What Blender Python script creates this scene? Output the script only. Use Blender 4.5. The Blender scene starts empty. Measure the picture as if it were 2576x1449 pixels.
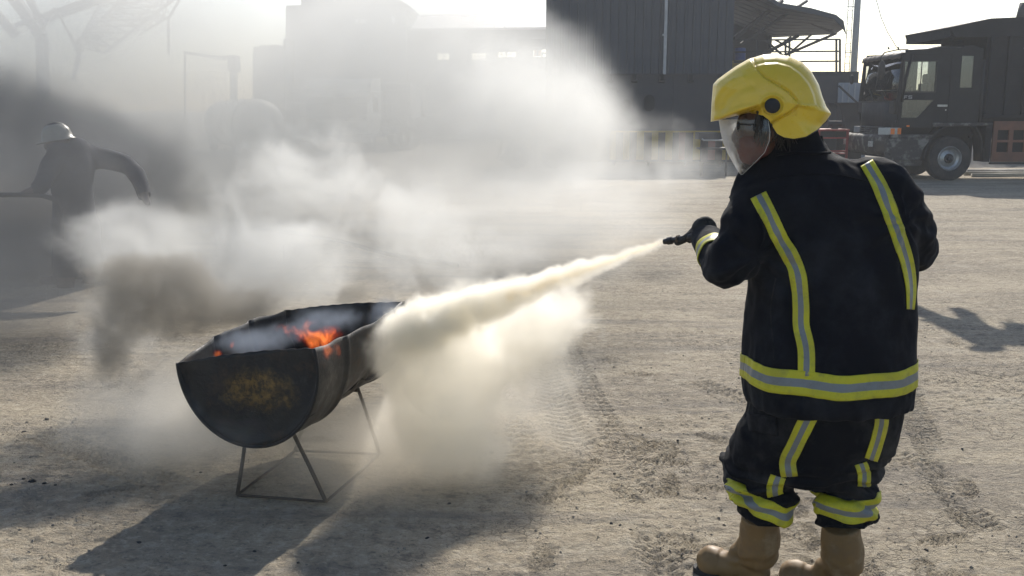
import bpy, bmesh, math, random
import numpy as np
from mathutils import Vector, Matrix, noise
from mathutils.bvhtree import BVHTree

R = math.radians
SC = bpy.context.scene
COL = SC.collection
random.seed(7)

# ------------------------------------------------------------------ camera
CAM_H, PITCH, FPX = 1.6, R(10.2), 2482.0     # FPX: focal length for a picture 2576 wide
cam_data = bpy.data.cameras.new('camera')
cam_data.sensor_width = 36.0
cam_data.lens = 36.0 * FPX / 2576.0
cam_data.clip_start = 0.05
cam_data.clip_end = 3000
cam = bpy.data.objects.new('camera', cam_data)
COL.objects.link(cam)
cam.location = (0, 0, CAM_H)
cam.rotation_euler = (R(90) - PITCH, 0, 0)
SC.camera = cam

# ------------------------------------------------------------------ light
SUN_EL, SUN_AZ = R(36), R(14)                # azimuth measured from +Y (view direction) towards +X
world = bpy.data.worlds.new("World")
SC.world = world
world.use_nodes = True
wn = world.node_tree
bg = wn.nodes['Background']
skyt = wn.nodes.new('ShaderNodeTexSky')
skyt.sky_type = 'NISHITA'
skyt.sun_disc = False
skyt.sun_elevation = SUN_EL
skyt.sun_rotation = SUN_AZ
skyt.air_density = 1.0
skyt.dust_density = 1.0
skyt.ozone_density = 1.5
wn.links.new(skyt.outputs[0], bg.inputs[0])
bg.inputs[1].default_value = 0.12
sun_data = bpy.data.lights.new('sun', 'SUN')
sun_data.energy = 5.0
sun_data.angle = R(0.6)
sun_data.color = (1.0, 0.94, 0.85)
sun = bpy.data.objects.new('sun', sun_data)
COL.objects.link(sun)
SUN_DIR = Vector((math.sin(SUN_AZ) * math.cos(SUN_EL), math.cos(SUN_AZ) * math.cos(SUN_EL), math.sin(SUN_EL)))
sun.rotation_euler = SUN_DIR.to_track_quat('Z', 'Y').to_euler()
sun.location = SUN_DIR * 50

SC.view_settings.view_transform = 'Standard'
SC.view_settings.look = 'None'
SC.view_settings.exposure = 0.25
SC.view_settings.gamma = 1.0
SC.view_settings.use_curve_mapping = False
cy = SC.cycles
cy.use_denoising = True
cy.use_adaptive_sampling = True
cy.adaptive_threshold = 0.03
cy.max_bounces = 10
cy.diffuse_bounces = 3
cy.glossy_bounces = 3
cy.transmission_bounces = 5
cy.volume_bounces = 8
cy.transparent_max_bounces = 96
cy.volume_step_rate = 2.0
cy.volume_max_steps = 256
cy.sample_clamp_indirect = 6.0

# ------------------------------------------------------------------ pixel helpers (2576 x 1449 picture)
_CP, _SP = math.cos(PITCH), math.sin(PITCH)
def ray(u, v):
    r = (u - 1288.0) / FPX
    w = (724.5 - v) / FPX
    return Vector((r, _CP + w * _SP, -_SP + w * _CP))
def P(u, v, y):
    d = ray(u, v); t = y / d.y
    return Vector((0, 0, CAM_H)) + d * t
def G(u, v, z=0.0):
    d = ray(u, v); t = (z - CAM_H) / d.z
    return Vector((0, 0, CAM_H)) + d * t

# ------------------------------------------------------------------ tagging
def tag(o, label=None, cat=None, group=None, kind=None):
    if label: o['label'] = label
    if cat: o['category'] = cat
    if group: o['group'] = group
    if kind: o['kind'] = kind
    return o
def empty(name, loc=(0, 0, 0), rz=0.0, label=None, cat=None, group=None, kind=None):
    o = bpy.data.objects.new(name, None)
    COL.objects.link(o)
    o.location = loc; o.rotation_euler = (0, 0, rz)
    o.empty_display_size = 0.1
    return tag(o, label, cat, group, kind)

def link_mesh(name, me, mat=None, parent=None, smooth=False, mats=None):
    o = bpy.data.objects.new(name, me)
    COL.objects.link(o)
    for m in (mats or ([mat] if mat else [])):
        me.materials.append(m)
    if smooth:
        me.polygons.foreach_set('use_smooth', [True] * len(me.polygons))
    if parent: o.parent = parent
    return o

def copy_tree(o, parent=None, **kw):
    c = o.copy(); COL.objects.link(c)
    if parent: c.parent = parent
    for ch in list(o.children):
        copy_tree(ch, c)
    return c

class MB:
    """collects shapes, then links them as ONE mesh object"""
    def __init__(self): self.v = []; self.f = []; self.m = []; self.cur = 0
    def add(self, vs, fs):
        n = len(self.v)
        self.v += [tuple(x) for x in vs]
        self.f += [tuple(i + n for i in f) for f in fs]
        self.m += [self.cur] * len(fs)
        return self
    def box(self, c, s, rot=None):
        hx, hy, hz = s[0] / 2, s[1] / 2, s[2] / 2
        vs = [Vector((x, y, z)) for x in (-hx, hx) for y in (-hy, hy) for z in (-hz, hz)]
        if rot is not None: vs = [rot @ p for p in vs]
        c = Vector(c)
        return self.add([p + c for p in vs], [(0, 1, 3, 2), (4, 6, 7, 5), (0, 4, 5, 1), (2, 3, 7, 6), (0, 2, 6, 4), (1, 5, 7, 3)])
    def bx(self, x0, x1, y0, y1, z0, z1):
        return self.box(((x0 + x1) / 2, (y0 + y1) / 2, (z0 + z1) / 2), (abs(x1 - x0), abs(y1 - y0), abs(z1 - z0)))
    def tube(self, pts, r, n=8, caps=True, sx=1.0):
        pts = [Vector(p) for p in pts]
        rs = r if isinstance(r, (list, tuple)) else [r] * len(pts)
        rings = []
        t0 = (pts[1] - pts[0]).normalized()
        up = Vector((0, 0, 1)) if abs(t0.z) < 0.9 else Vector((0, 1, 0))
        nrm = t0.cross(up).normalized()
        for i, p in enumerate(pts):
            if i == 0: t = pts[1] - pts[0]
            elif i == len(pts) - 1: t = pts[-1] - pts[-2]
            else: t = (pts[i + 1] - pts[i]).normalized() + (pts[i] - pts[i - 1]).normalized()
            t.normalize()
            nrm = (nrm - t * nrm.dot(t)).normalized()
            b = t.cross(nrm)
            rings.append([p + (nrm * math.cos(2 * math.pi * k / n) * sx + b * math.sin(2 * math.pi * k / n)) * rs[i] for k in range(n)])
        vs = [q for rg in rings for q in rg]
        fs = []
        for i in range(len(pts) - 1):
            for k in range(n):
                a = i * n + k; b2 = i * n + (k + 1) % n
                fs.append((a, b2, b2 + n, a + n))
        if caps:
            fs.append(tuple(reversed(range(n))))
            fs.append(tuple((len(pts) - 1) * n + k for k in range(n)))
        return self.add(vs, fs)
    def beam(self, a, b, w, h=None):
        """square section bar"""
        a = Vector(a); b = Vector(b); h = h or w
        d = b - a; L = d.length
        q = d.to_track_quat('X', 'Z').to_matrix()
        return self.box((a + b) / 2, (L, w, h), q)
    def lathe(self, prof, n=24, M=None, closed=False):
        """prof: (r, z) list about Z"""
        vs = []
        for r_, z_ in prof:
            for k in range(n):
                a = 2 * math.pi * k / n
                p = Vector((r_ * math.cos(a), r_ * math.sin(a), z_))
                vs.append(M @ p if M is not None else p)
        fs = []
        for i in range(len(prof) - 1):
            for k in range(n):
                a = i * n + k; b = i * n + (k + 1) % n
                fs.append((a, b, b + n, a + n))
        if not closed:
            if prof[0][0] > 1e-6: fs.append(tuple(reversed(range(n))))
            if prof[-1][0] > 1e-6: fs.append(tuple((len(prof) - 1) * n + k for k in range(n)))
        return self.add(vs, fs)
    def prism(self, poly, axis, a0, a1):
        """poly: 2D points; axis 'x','y','z' extrusion"""
        def mk(p, a):
            if axis == 'y': return (p[0], a, p[1])
            if axis == 'x': return (a, p[0], p[1])
            return (p[0], p[1], a)
        n = len(poly)
        vs = [mk(p, a0) for p in poly] + [mk(p, a1) for p in poly]
        fs = [tuple(range(n)), tuple(reversed(range(n, 2 * n)))]
        fs += [(i, i + n, (i + 1) % n + n, (i + 1) % n) for i in range(n)]
        return self.add(vs, fs)
    def sphere(self, c, r, n=16, m=10, M=None):
        r = r if isinstance(r, (list, tuple)) else (r, r, r)
        vs = []; fs = []
        c = Vector(c)
        for i in range(m + 1):
            th = math.pi * i / m
            for k in range(n):
                a = 2 * math.pi * k / n
                p = Vector((r[0] * math.sin(th) * math.cos(a), r[1] * math.sin(th) * math.sin(a), r[2] * math.cos(th)))
                if M is not None: p = M @ p
                vs.append(c + p)
        for i in range(m):
            for k in range(n):
                a = i * n + k; b = i * n + (k + 1) % n
                fs.append((a, a + n, b + n, b))
        return self.add(vs, fs)
    def grid(self, rows, close_u=False):
        """rows: list of equally long point lists -> quads"""
        m = len(rows[0])
        vs = [p for rw in rows for p in rw]
        fs = []
        for i in range(len(rows) - 1):
            for k in range(m if close_u else m - 1):
                a = i * m + k; b = i * m + (k + 1) % m
                fs.append((a, b, b + m, a + m))
        return self.add(vs, fs)
    def build(self, name, mat=None, parent=None, smooth=False, bevel=0, mats=None, fix=True, auto=None, merge=0):
        me = bpy.data.meshes.new(name)
        me.from_pydata(self.v, [], self.f)
        if mats: me.polygons.foreach_set('material_index', self.m)
        if fix or merge:
            bm = bmesh.new(); bm.from_mesh(me)
            if merge: bmesh.ops.remove_doubles(bm, verts=bm.verts, dist=merge)
            if fix: bmesh.ops.recalc_face_normals(bm, faces=bm.faces)
            bm.to_mesh(me); bm.free()
        o = link_mesh(name, me, mat, parent, smooth, mats)
        if auto is not None:
            me.polygons.foreach_set('use_smooth', [True] * len(me.polygons))
            me.set_sharp_from_angle(angle=R(auto))
        if bevel:
            b = o.modifiers.new('bevel', 'BEVEL'); b.width = bevel; b.segments = 2; b.limit_method = 'ANGLE'; b.angle_limit = R(35)
        return o

# ------------------------------------------------------------------ materials
class NT:
    """tiny expression layer over a node tree"""
    def __init__(self, tree, pre='Shader'):
        self.t = tree; self.pre = pre
    def n(self, typ, **kw):
        nd = self.t.nodes.new(typ)
        for k, v in kw.items(): setattr(nd, k, v)
        return nd
    def put(self, sock, val):
        if isinstance(val, bpy.types.NodeSocket): self.t.links.new(val, sock)
        elif val is not None:
            sock.default_value = val
    def math(self, op, a, b=None, c=None, clamp=False):
        nd = self.n('ShaderNodeMath', operation=op, use_clamp=clamp)
        self.put(nd.inputs[0], a)
        if b is not None: self.put(nd.inputs[1], b)
        if c is not None: self.put(nd.inputs[2], c)
        return nd.outputs[0]
    def add(self, a, b): return self.math('ADD', a, b)
    def sub(self, a, b): return self.math('SUBTRACT', a, b)
    def mul(self, a, b): return self.math('MULTIPLY', a, b)
    def mx(self, a, b): return self.math('MAXIMUM', a, b)
    def vmath(self, op, a, b=None, s=None):
        nd = self.n('ShaderNodeVectorMath', operation=op)
        self.put(nd.inputs[0], a)
        if b is not None: self.put(nd.inputs[1], b)
        if s is not None: self.put(nd.inputs['Scale'], s)
        return nd.outputs['Value'] if op in ('LENGTH', 'DOT_PRODUCT', 'DISTANCE') else nd.outputs[0]
    def noise(self, vec, scale, detail=3, rough=0.5, dist=0.0, out=0, lac=2.0):
        nd = self.n('ShaderNodeTexNoise')
        if vec is not None: self.put(nd.inputs['Vector'], vec)
        nd.inputs['Scale'].default_value = scale
        nd.inputs['Detail'].default_value = detail
        nd.inputs['Roughness'].default_value = rough
        nd.inputs['Lacunarity'].default_value = lac
        nd.inputs['Distortion'].default_value = dist
        return nd.outputs[out]
    def voronoi(self, vec, scale, feature='F1', out=0, rnd=1.0):
        nd = self.n('ShaderNodeTexVoronoi', feature=feature)
        if vec is not None: self.put(nd.inputs['Vector'], vec)
        nd.inputs['Scale'].default_value = scale
        nd.inputs['Randomness'].default_value = rnd
        return nd.outputs[out]
    def mr(self, x, a, b, c=0.0, d=1.0, smooth=False):
        nd = self.n('ShaderNodeMapRange', interpolation_type='SMOOTHSTEP' if smooth else 'LINEAR')
        self.put(nd.inputs[0], x)
        for i, q in zip((1, 2, 3, 4), (a, b, c, d)): self.put(nd.inputs[i], q)
        return nd.outputs[0]
    def mixc(self, f, a, b, mode='MIX'):
        nd = self.n('ShaderNodeMix', data_type='RGBA', blend_type=mode)
        self.put(nd.inputs[0], f)
        self.put(nd.inputs[6], a if isinstance(a, bpy.types.NodeSocket) else (*a[:3], 1))
        self.put(nd.inputs[7], b if isinstance(b, bpy.types.NodeSocket) else (*b[:3], 1))
        return nd.outputs[2]

_MATS = {}
def mat(name, col, rough=0.6, metal=0.0, grime=None, gscale=6.0, gamt=0.5, bump=0.0, bscale=60.0, vary=0.12, coat=0.0, fn=None, spec=0.5, grange=(0.45, 0.7)):
    """painted / worn surface: colour varied by noise, a grime colour in patches, fine bump"""
    if name in _MATS: return _MATS[name]
    m = bpy.data.materials.new(name); m.use_nodes = True
    _MATS[name] = m
    nt = NT(m.node_tree); bs = m.node_tree.nodes['Principled BSDF']
    tc = nt.n('ShaderNodeTexCoord').outputs['Object']
    n1 = nt.noise(tc, gscale, 5, 0.6)
    c = nt.mixc(nt.mr(n1, 0.3, 0.7), [x * (1 - vary) for x in col], [min(1, x * (1 + vary)) for x in col])
    rg = None
    if grime is not None:
        n2 = nt.noise(nt.vmath('ADD', tc, (3.1, 7.7, 1.3)), gscale * 0.7, 8, 0.68)
        k = nt.mul(nt.mr(n2, grange[0], grange[1]), gamt)
        c = nt.mixc(k, c, grime)
        rg = nt.add(nt.mul(k, 0.25), rough)
    nt.put(bs.inputs['Base Color'], c)
    n3 = nt.noise(tc, gscale * 3, 4, 0.6)
    nt.put(bs.inputs['Roughness'], nt.math('ADD', nt.mul(nt.sub(n3, 0.5), 0.3), rg if rg is not None else rough, clamp=True))
    bs.inputs['Metallic'].default_value = metal
    bs.inputs['Specular IOR Level'].default_value = spec
    if coat: bs.inputs['Coat Weight'].default_value = coat; bs.inputs['Coat Roughness'].default_value = 0.15
    if bump:
        b = nt.n('ShaderNodeBump'); b.inputs['Strength'].default_value = min(1.0, bump)
        b.inputs['Distance'].default_value = 0.01
        nt.put(b.inputs['Height'], nt.noise(tc, bscale, 4, 0.6))
        nt.put(bs.inputs['Normal'], b.outputs[0])
    if fn: fn(nt, bs, tc)
    return m
# ------------------------------------------------------------------ ground
def _hash(ix, iy, s):
    h = (ix.astype(np.int64) * 374761393 + iy.astype(np.int64) * 668265263 + s * 974634777) & 0xffffffff
    h = ((h ^ (h >> 13)) * 1274126177) & 0xffffffff
    return ((h ^ (h >> 16)) & 0xffff) / 65535.0
def vnoise(x, y, s=0):
    ix = np.floor(x); iy = np.floor(y); fx = x - ix; fy = y - iy
    ix = ix.astype(np.int64); iy = iy.astype(np.int64)
    fx = fx * fx * (3 - 2 * fx); fy = fy * fy * (3 - 2 * fy)
    a = _hash(ix, iy, s); b = _hash(ix + 1, iy, s); c = _hash(ix, iy + 1, s); d = _hash(ix + 1, iy + 1, s)
    return (a * (1 - fx) + b * fx) * (1 - fy) + (c * (1 - fx) + d * fx) * fy
def fbm(x, y, o=4, s=0, g=0.5):
    t = 0; a = 1; w = 0
    for k in range(o):
        t = t + a * vnoise(x, y, s + k * 17); w += a; a *= g
        x = x * 2.03 + 11.3; y = y * 2.03 - 7.1
    return t / w

def axis_steps(lo, f0, f1, hi, step, grow):
    a = list(np.arange(f0, f1, step))
    s = step; x = a[-1]
    while x < hi:
        s *= grow; x += s; a.append(x)
    s = step; x = f0
    b = []
    while x > lo:
        s *= grow; x -= s; b.append(x)
    return np.array(b[::-1] + a)

TRACKS = []   # (points, half width, kind)
def track(pts, hw, pitch, kind=0):
    TRACKS.append(([G(u, v) for u, v in pts], hw, pitch, kind))
track([(1310, 770), (1345, 880), (1395, 1000), (1450, 1120), (1490, 1190)], 0.11, 0.075, 0)
track([(1400, 800), (1440, 900), (1500, 1010), (1560, 1120), (1620, 1250), (1690, 1449), (1730, 1600)], 0.085, 0.07, 1)
track([(1180, 820), (1240, 960), (1300, 1060), (1330, 1150)], 0.09, 0.08, 1)
track([(1560, 1180), (1600, 1280), (1640, 1380), (1690, 1500)], 0.075, 0.055, 0)
track([(1500, 900), (1750, 960), (2000, 1060), (2400, 1200), (2700, 1300)], 0.09, 0.05, 1)
track([(1100, 640), (1500, 600), (1900, 560), (2500, 520), (2900, 510)], 0.25, 0.09, 0)
track([(900, 520), (1400, 500), (1900, 520), (2576, 560)], 0.25, 0.09, 1)
track([(1700, 700), (2100, 680), (2576, 640)], 0.16, 0.07, 0)
track([(100, 1100), (500, 1250), (800, 1449)], 0.10, 0.05, 1)
track([(2250, 900), (2300, 1050), (2400, 1250), (2576, 1449)], 0.09, 0.045, 0)

def ground_height(X, Y):
    near = np.clip(1.0 - (Y - 6.0) / 30.0, 0.15, 1.0)
    h = (fbm(X * 0.35, Y * 0.35, 3, 1) - 0.5) * 0.05
    h += (fbm(X * 2.2, Y * 2.2, 3, 5) - 0.5) * 0.022
    # crusted, scuffed soil: ridged noise, drawn out by traffic
    wx = X + 0.12 * (fbm(X * 3, Y * 3, 2, 9) - 0.5); wy = Y + 0.12 * (fbm(X * 3, Y * 3, 2, 13) - 0.5)
    r1 = 1 - np.abs(fbm(wx * 11, wy * 15, 3, 21) * 2 - 1)
    msk = np.clip((fbm(X * 1.1, Y * 1.1, 3, 31) - 0.40) * 5, 0, 1)
    h += (r1 ** 3) * 0.008 * msk * near
    r2 = fbm(wx * 34, wy * 40, 2, 41)
    h += (np.clip(r2 - 0.54, 0, 1)) * 0.026 * (0.35 + 0.65 * msk) * near
    h += (fbm(X * 80, Y * 80, 1, 51) - 0.5) * 0.0025 * near
    # boot prints
    rng = np.random.RandomState(4)
    for k in range(70):
        cx = rng.uniform(-2.5, 4.0); cyy = rng.uniform(2.9, 7.5)
        if k < 40: cx = rng.uniform(0.1, 1.6); cyy = rng.uniform(2.9, 4.8)
        a = rng.uniform(0, math.pi)
        sel = (np.abs(X - cx) < 0.2) & (np.abs(Y - cyy) < 0.2)
        if not sel.any(): continue
        dx = X[sel] - cx; dy = Y[sel] - cyy
        lx = dx * math.cos(a) + dy * math.sin(a); ly = -dx * math.sin(a) + dy * math.cos(a)
        inside = np.clip((1 - np.sqrt((lx / 0.14) ** 2 + (ly / 0.05) ** 2)) * 6, 0, 1)
        lug = 0.5 + 0.5 * np.sign(np.sin(lx * 2 * math.pi / 0.025 + 2.2 * np.abs(ly) / 0.025))
        h[sel] += inside * (-0.008 + 0.011 * lug)
    # tyre tracks: a shallow rut with lugs standing in it
    for pts, hw, pitch, kind in TRACKS:
        s0 = 0.0
        for a, b in zip(pts[:-1], pts[1:]):
            ax, ay, bx_, by = a.x, a.y, b.x, b.y
            L = math.hypot(bx_ - ax, by - ay)
            sel = (X > min(ax, bx_) - hw * 1.5) & (X < max(ax, bx_) + hw * 1.5) & (Y > min(ay, by) - hw * 1.5) & (Y < max(ay, by) + hw * 1.5)
            if sel.any():
                tx, ty = (bx_ - ax) / L, (by - ay) / L
                dx = X[sel] - ax; dy = Y[sel] - ay
                s = dx * tx + dy * ty; d = -dx * ty + dy * tx
                on = np.where((s >= 0) & (s < L), 1.0, 0.0)
                e = np.clip((hw - np.abs(d)) / 0.018, 0, 1) * on
                ph = (s + s0) / pitch
                q = ph + (np.abs(d) / hw) * 1.1 if kind == 0 else ph + d / hw * 0.8 + 0.5 * np.floor(d / (hw * 0.45))
                lug = np.clip((np.sin(q * 2 * math.pi) + 0.35) * 1.6, 0, 1)
                wear = np.clip((fbm(X[sel] * 2.3, Y[sel] * 2.3, 2, 71) - 0.30) * 5, 0, 1)
                h[sel] = h[sel] * (1 - 0.5 * e * wear) + wear * e * (-0.0075 + 0.0115 * lug)
                rim = np.exp(-((np.abs(d) - hw) / 0.02) ** 2) * on
                h[sel] += rim * 0.006 * wear
            s0 += L
    return h * np.clip((Y + 3) / 3, 0, 1)

xs = axis_steps(-900, -2.9, 3.1, 900, 0.0115, 1.022)
ys = axis_steps(-60, 2.7, 6.2, 1600, 0.0115, 1.0105)
GX, GY = np.meshgrid(xs, ys)
GZ = ground_height(GX, GY)
ny, nx = GX.shape
me = bpy.data.meshes.new('ground')
co = np.stack([GX, GY, GZ], -1).reshape(-1, 3).astype(np.float32)
idx = np.arange(nx * ny).reshape(ny, nx)
quads = np.stack([idx[:-1, :-1], idx[:-1, 1:], idx[1:, 1:], idx[1:, :-1]], -1).reshape(-1, 4)
me.vertices.add(len(co)); me.vertices.foreach_set('co', co.ravel())
me.loops.add(quads.size); me.loops.foreach_set('vertex_index', quads.ravel().astype(np.int32))
me.polygons.add(len(quads))
me.polygons.foreach_set('loop_start', np.arange(0, quads.size, 4, dtype=np.int32))
me.polygons.foreach_set('loop_total', np.full(len(quads), 4, dtype=np.int32))
me.update(); me.validate()
print('ground quads', len(quads))

def gh(x, y):
    return float(ground_height(np.array([[float(x)]]), np.array([[float(y)]]))[0, 0])

gm = bpy.data.materials.new('dry packed dirt'); gm.use_nodes = True
nt = NT(gm.node_tree); bs = gm.node_tree.nodes['Principled BSDF']
tc = nt.n('ShaderNodeTexCoord').outputs['Object']
big = nt.noise(tc, 0.12, 4, 0.55)
med = nt.noise(nt.vmath('MULTIPLY', tc, (0.6, 1.6, 1)), 0.9, 6, 0.62)
fin = nt.noise(tc, 14.0, 6, 0.65)
grit = nt.noise(tc, 90.0, 3, 0.6)
c = nt.mixc(nt.mr(big, 0.3, 0.7), (0.36, 0.305, 0.220), (0.44, 0.374, 0.274))
c = nt.mixc(nt.mul(nt.mr(med, 0.42, 0.66), 0.62), c, (0.175, 0.150, 0.118))
c = nt.mixc(nt.mul(nt.mr(fin, 0.52, 0.64), 0.7), c, (0.46, 0.40, 0.31))
c = nt.mixc(nt.mul(nt.mr(fin, 0.46, 0.34), 0.65), c, (0.14, 0.125, 0.105))
c = nt.mixc(nt.mul(nt.mr(grit, 0.6, 0.72), 0.5), c, (0.10, 0.09, 0.08))
vor = nt.voronoi(tc, 26.0)
c = nt.mixc(nt.mul(nt.mr(vor, 0.10, 0.05), 0.65), c, (0.09, 0.083, 0.075))
flk = nt.noise(nt.vmath('MULTIPLY', tc, (1.0, 1.5, 1)), 38.0, 5, 0.75)
c = nt.mixc(nt.mul(nt.mr(flk, 0.55, 0.62), 0.55), c, (0.54, 0.465, 0.345))
c = nt.mixc(nt.mul(nt.mr(flk, 0.43, 0.37), 0.60), c, (0.13, 0.112, 0.090))
crk = nt.voronoi(nt.vmath('ADD', tc, nt.vmath('SCALE', nt.noise(tc, 9, 3, 0.6, out=1), s=0.12)), 17.0, 'DISTANCE_TO_EDGE')
crm = nt.mul(nt.mr(crk, 0.07, 0.015), nt.mr(nt.noise(tc, 1.3, 3, 0.5), 0.48, 0.60))
c = nt.mixc(nt.mul(crm, 0.38), c, (0.12, 0.10, 0.082))
ash = nt.noise(nt.vmath('ADD', tc, (4.0, 9.0, 0)), 1.7, 6, 0.65)
c = nt.mixc(nt.mul(nt.mr(ash, 0.58, 0.70), 0.35), c, (0.50, 0.455, 0.37))
c = nt.mixc(nt.mul(nt.mr(ash, 0.40, 0.30), 0.40), c, (0.20, 0.155, 0.115))
# streaks pressed by wheels across the yard
st = nt.noise(nt.vmath('MULTIPLY', tc, (0.25, 3.0, 1)), 1.1, 6, 0.7)
c = nt.mixc(nt.mul(nt.mr(st, 0.50, 0.62), 0.42), c, (0.15, 0.14, 0.128))
nt.put(bs.inputs['Base Color'], c)
bs.inputs['Roughness'].default_value = 0.92
bs.inputs['Specular IOR Level'].default_value = 0.25
b1 = nt.n('ShaderNodeBump'); b1.inputs['Strength'].default_value = 0.9; b1.inputs['Distance'].default_value = 0.05
nt.put(b1.inputs['Height'], nt.noise(nt.vmath('MULTIPLY', tc, (1, 1.8, 1)), 3.2, 8, 0.7))
b2 = nt.n('ShaderNodeBump'); b2.inputs['Strength'].default_value = 1.0; b2.inputs['Distance'].default_value = 0.012
nt.put(b2.inputs['Height'], nt.add(nt.add(nt.noise(tc, 45, 5, 0.7), nt.mul(flk, 0.8)), nt.sub(nt.mul(nt.mr(vor, 0.12, 0.0), 0.6), nt.mul(crm, 0.4))))
nt.put(b2.inputs['Normal'], b1.outputs[0])
nt.put(bs.inputs['Normal'], b2.outputs[0])
ground = link_mesh('ground', me, gm, smooth=True)
tag(ground, 'dusty grey beige dirt yard pressed with tyre tracks and boot prints', kind='structure')
# ------------------------------------------------------------------ half drum fire trough
def burnt_fn(nt, bs, tc):
    # yellow paint left on a blackened drum, rust round it
    n1 = nt.noise(tc, 9, 8, 0.7); n2 = nt.noise(tc, 3.2, 3, 0.5); n3 = nt.noise(tc, 60, 4, 0.6)
    d = nt.vmath('LENGTH', nt.vmath('DIVIDE', nt.vmath('SUBTRACT', tc, (0.03, 0.0, 0.47)), (0.20, 0.25, 0.10)))
    patch = nt.mr(nt.add(d, nt.mul(nt.sub(n1, 0.5), 2.2)), 1.0, 0.35)
    sheet = nt.mr(nt.vmath('DOT_PRODUCT', tc, (0, 1, 0)), 0.06, 0.0)
    c = nt.mixc(nt.mr(n2, 0.35, 0.65), (0.006, 0.007, 0.009), (0.020, 0.018, 0.016))
    c = nt.mixc(nt.mul(nt.mr(n1, 0.52, 0.66), 0.7), c, (0.070, 0.046, 0.030))
    c = nt.mixc(nt.mul(nt.mul(patch, sheet), nt.mr(nt.noise(tc, 34, 6, 0.75), 0.40, 0.60, 0.1, 0.85)), c, (0.32, 0.185, 0.040))
    c = nt.mixc(nt.mul(nt.mr(nt.noise(tc, 22, 5, 0.7), 0.60, 0.68), 0.8), c, (0.012, 0.011, 0.011))
    c = nt.mixc(nt.mul(nt.mr(nt.noise(tc, 5, 6, 0.7), 0.62, 0.72), 0.3), c, (0.10, 0.095, 0.09))
    nt.put(bs.inputs['Base Color'], c)
    nt.put(bs.inputs['Roughness'], nt.mr(n1, 0.3, 0.7, 0.45, 0.85))
    b = nt.n('ShaderNodeBump'); b.inputs['Strength'].default_value = 0.6; b.inputs['Distance'].default_value = 0.006
    nt.put(b.inputs['Height'], nt.add(n1, nt.mul(n3, 0.4)))
    nt.put(bs.inputs['Normal'], b.outputs[0])
M_BURNT = mat('burnt drum steel', (0.02, 0.02, 0.02), 0.6, 0.1, fn=burnt_fn)
M_SOOT = mat('sooty steel', (0.010, 0.010, 0.012), 0.85, 0.1, grime=(0.03, 0.027, 0.024), gscale=9)
M_ROD = mat('rusty rod', (0.10, 0.075, 0.055), 0.75, 0.3, grime=(0.03, 0.025, 0.02), gscale=20)

DR_O = Vector((-1.085, 3.90, 0.0)); DR_RZ = -math.atan2(0.30, 0.954); DL = 0.88
drum = empty('half_drum_trough', DR_O, DR_RZ, 'charred half oil drum lying open, its flaking yellow end towards the camera, burning inside', 'fire trough')
def drum_sec(s, f, off=0.0):
    """s 0..1 along, f -1..1 from left rim over the bottom to right rim"""
    zc = 0.575 + 0.03 * s; Rz = 0.34; Rx = 0.325
    zl = (0.562 + 0.055 * s + 0.030 * math.sin(math.pi * min(1, s * 1.1)) + 0.0035 * math.sin(s * 19))
    zr = (0.668 + 0.03 * s - 0.018 * math.sin(math.pi * s) + 0.003 * math.sin(s * 27 + 1))
    pl = -math.acos(max(-1, min(1, (zc - zl) / Rz))); pr = math.acos(max(-1, min(1, (zc - zr) / Rz)))
    ph = pl + (pr - pl) * (f + 1) / 2
    dent = 0.012 * math.sin(5 * s + 2 * ph) + 0.006 * math.sin(11 * s - 3 * ph)
    hoop = 0.011 * (math.exp(-((s - 0.34) / 0.016) ** 2) + math.exp(-((s - 0.67) / 0.016) ** 2))
    k = 1 + (dent * (math.sin(math.pi * s) ** 0.5) + hoop) / 0.3 + off / 0.3
    if f < -.2:
        bow = 0.03 * math.sin(math.pi * s) * (-f) ** 3
    else: bow = 0.0
    return Vector((Rx * k * math.sin(ph) - bow, s * DL, zc - Rz * k * math.cos(ph)))
rows = [[drum_sec(i / 70, -1 + 2 * k / 56) for k in range(57)] for i in range(71)]
mb = MB(); mb.grid(rows)
sh = mb.build('shell', M_BURNT, drum, smooth=True)
sm_ = sh.modifiers.new('thick', 'SOLIDIFY'); sm_.thickness = 0.004; sm_.offset = -1
def end_plate(s, name):
    rows = []
    N = 48
    zt = None
    L = drum_sec(s, -1); Rr = drum_sec(s, 1)
    rim = [drum_sec(s, -1 + 2 * k / N) for k in range(N + 1)]
    top = [L.lerp(Rr, k / N) + Vector((0, 0, 0.0015 * math.sin(k * 1.3) + 0.012 * math.sin(k / N * math.pi))) for k in range(N + 1)]
    mid = Vector((0, 0, 0))
    M = 22
    for j in range(M + 1):
        t = j / M
        row = []
        for k in range(N + 1):
            p = rim[k].lerp(top[k], t)
            e = min(1, t * 9) * min(1, (N - abs(2 * k - N)) / 7.0)
            inset = (0.016 if s < 0.5 else -0.016) * (min(1, e))
            p = p + Vector((0, inset + 0.004 * math.sin(k * 0.35) * math.sin(t * 5), 0))
            row.append(p)
        rows.append(row)
    mb = MB(); mb.grid(rows)
    o = mb.build(name, M_BURNT, drum, smooth=True)
    q = o.modifiers.new('thick', 'SOLIDIFY'); q.thickness = 0.003; q.offset = 0
    return o
end_plate(0.0, 'end_plate'); end_plate(1.0, 'end_plate')
for s in (0.0, 1.0):
    mb = MB(); mb.tube([drum_sec(s, -1 + 2 * k / 60, 0.003) for k in range(61)], 0.0065, 8)
    mb.build('rolled_rim', M_BURNT, drum, smooth=True)
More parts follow.
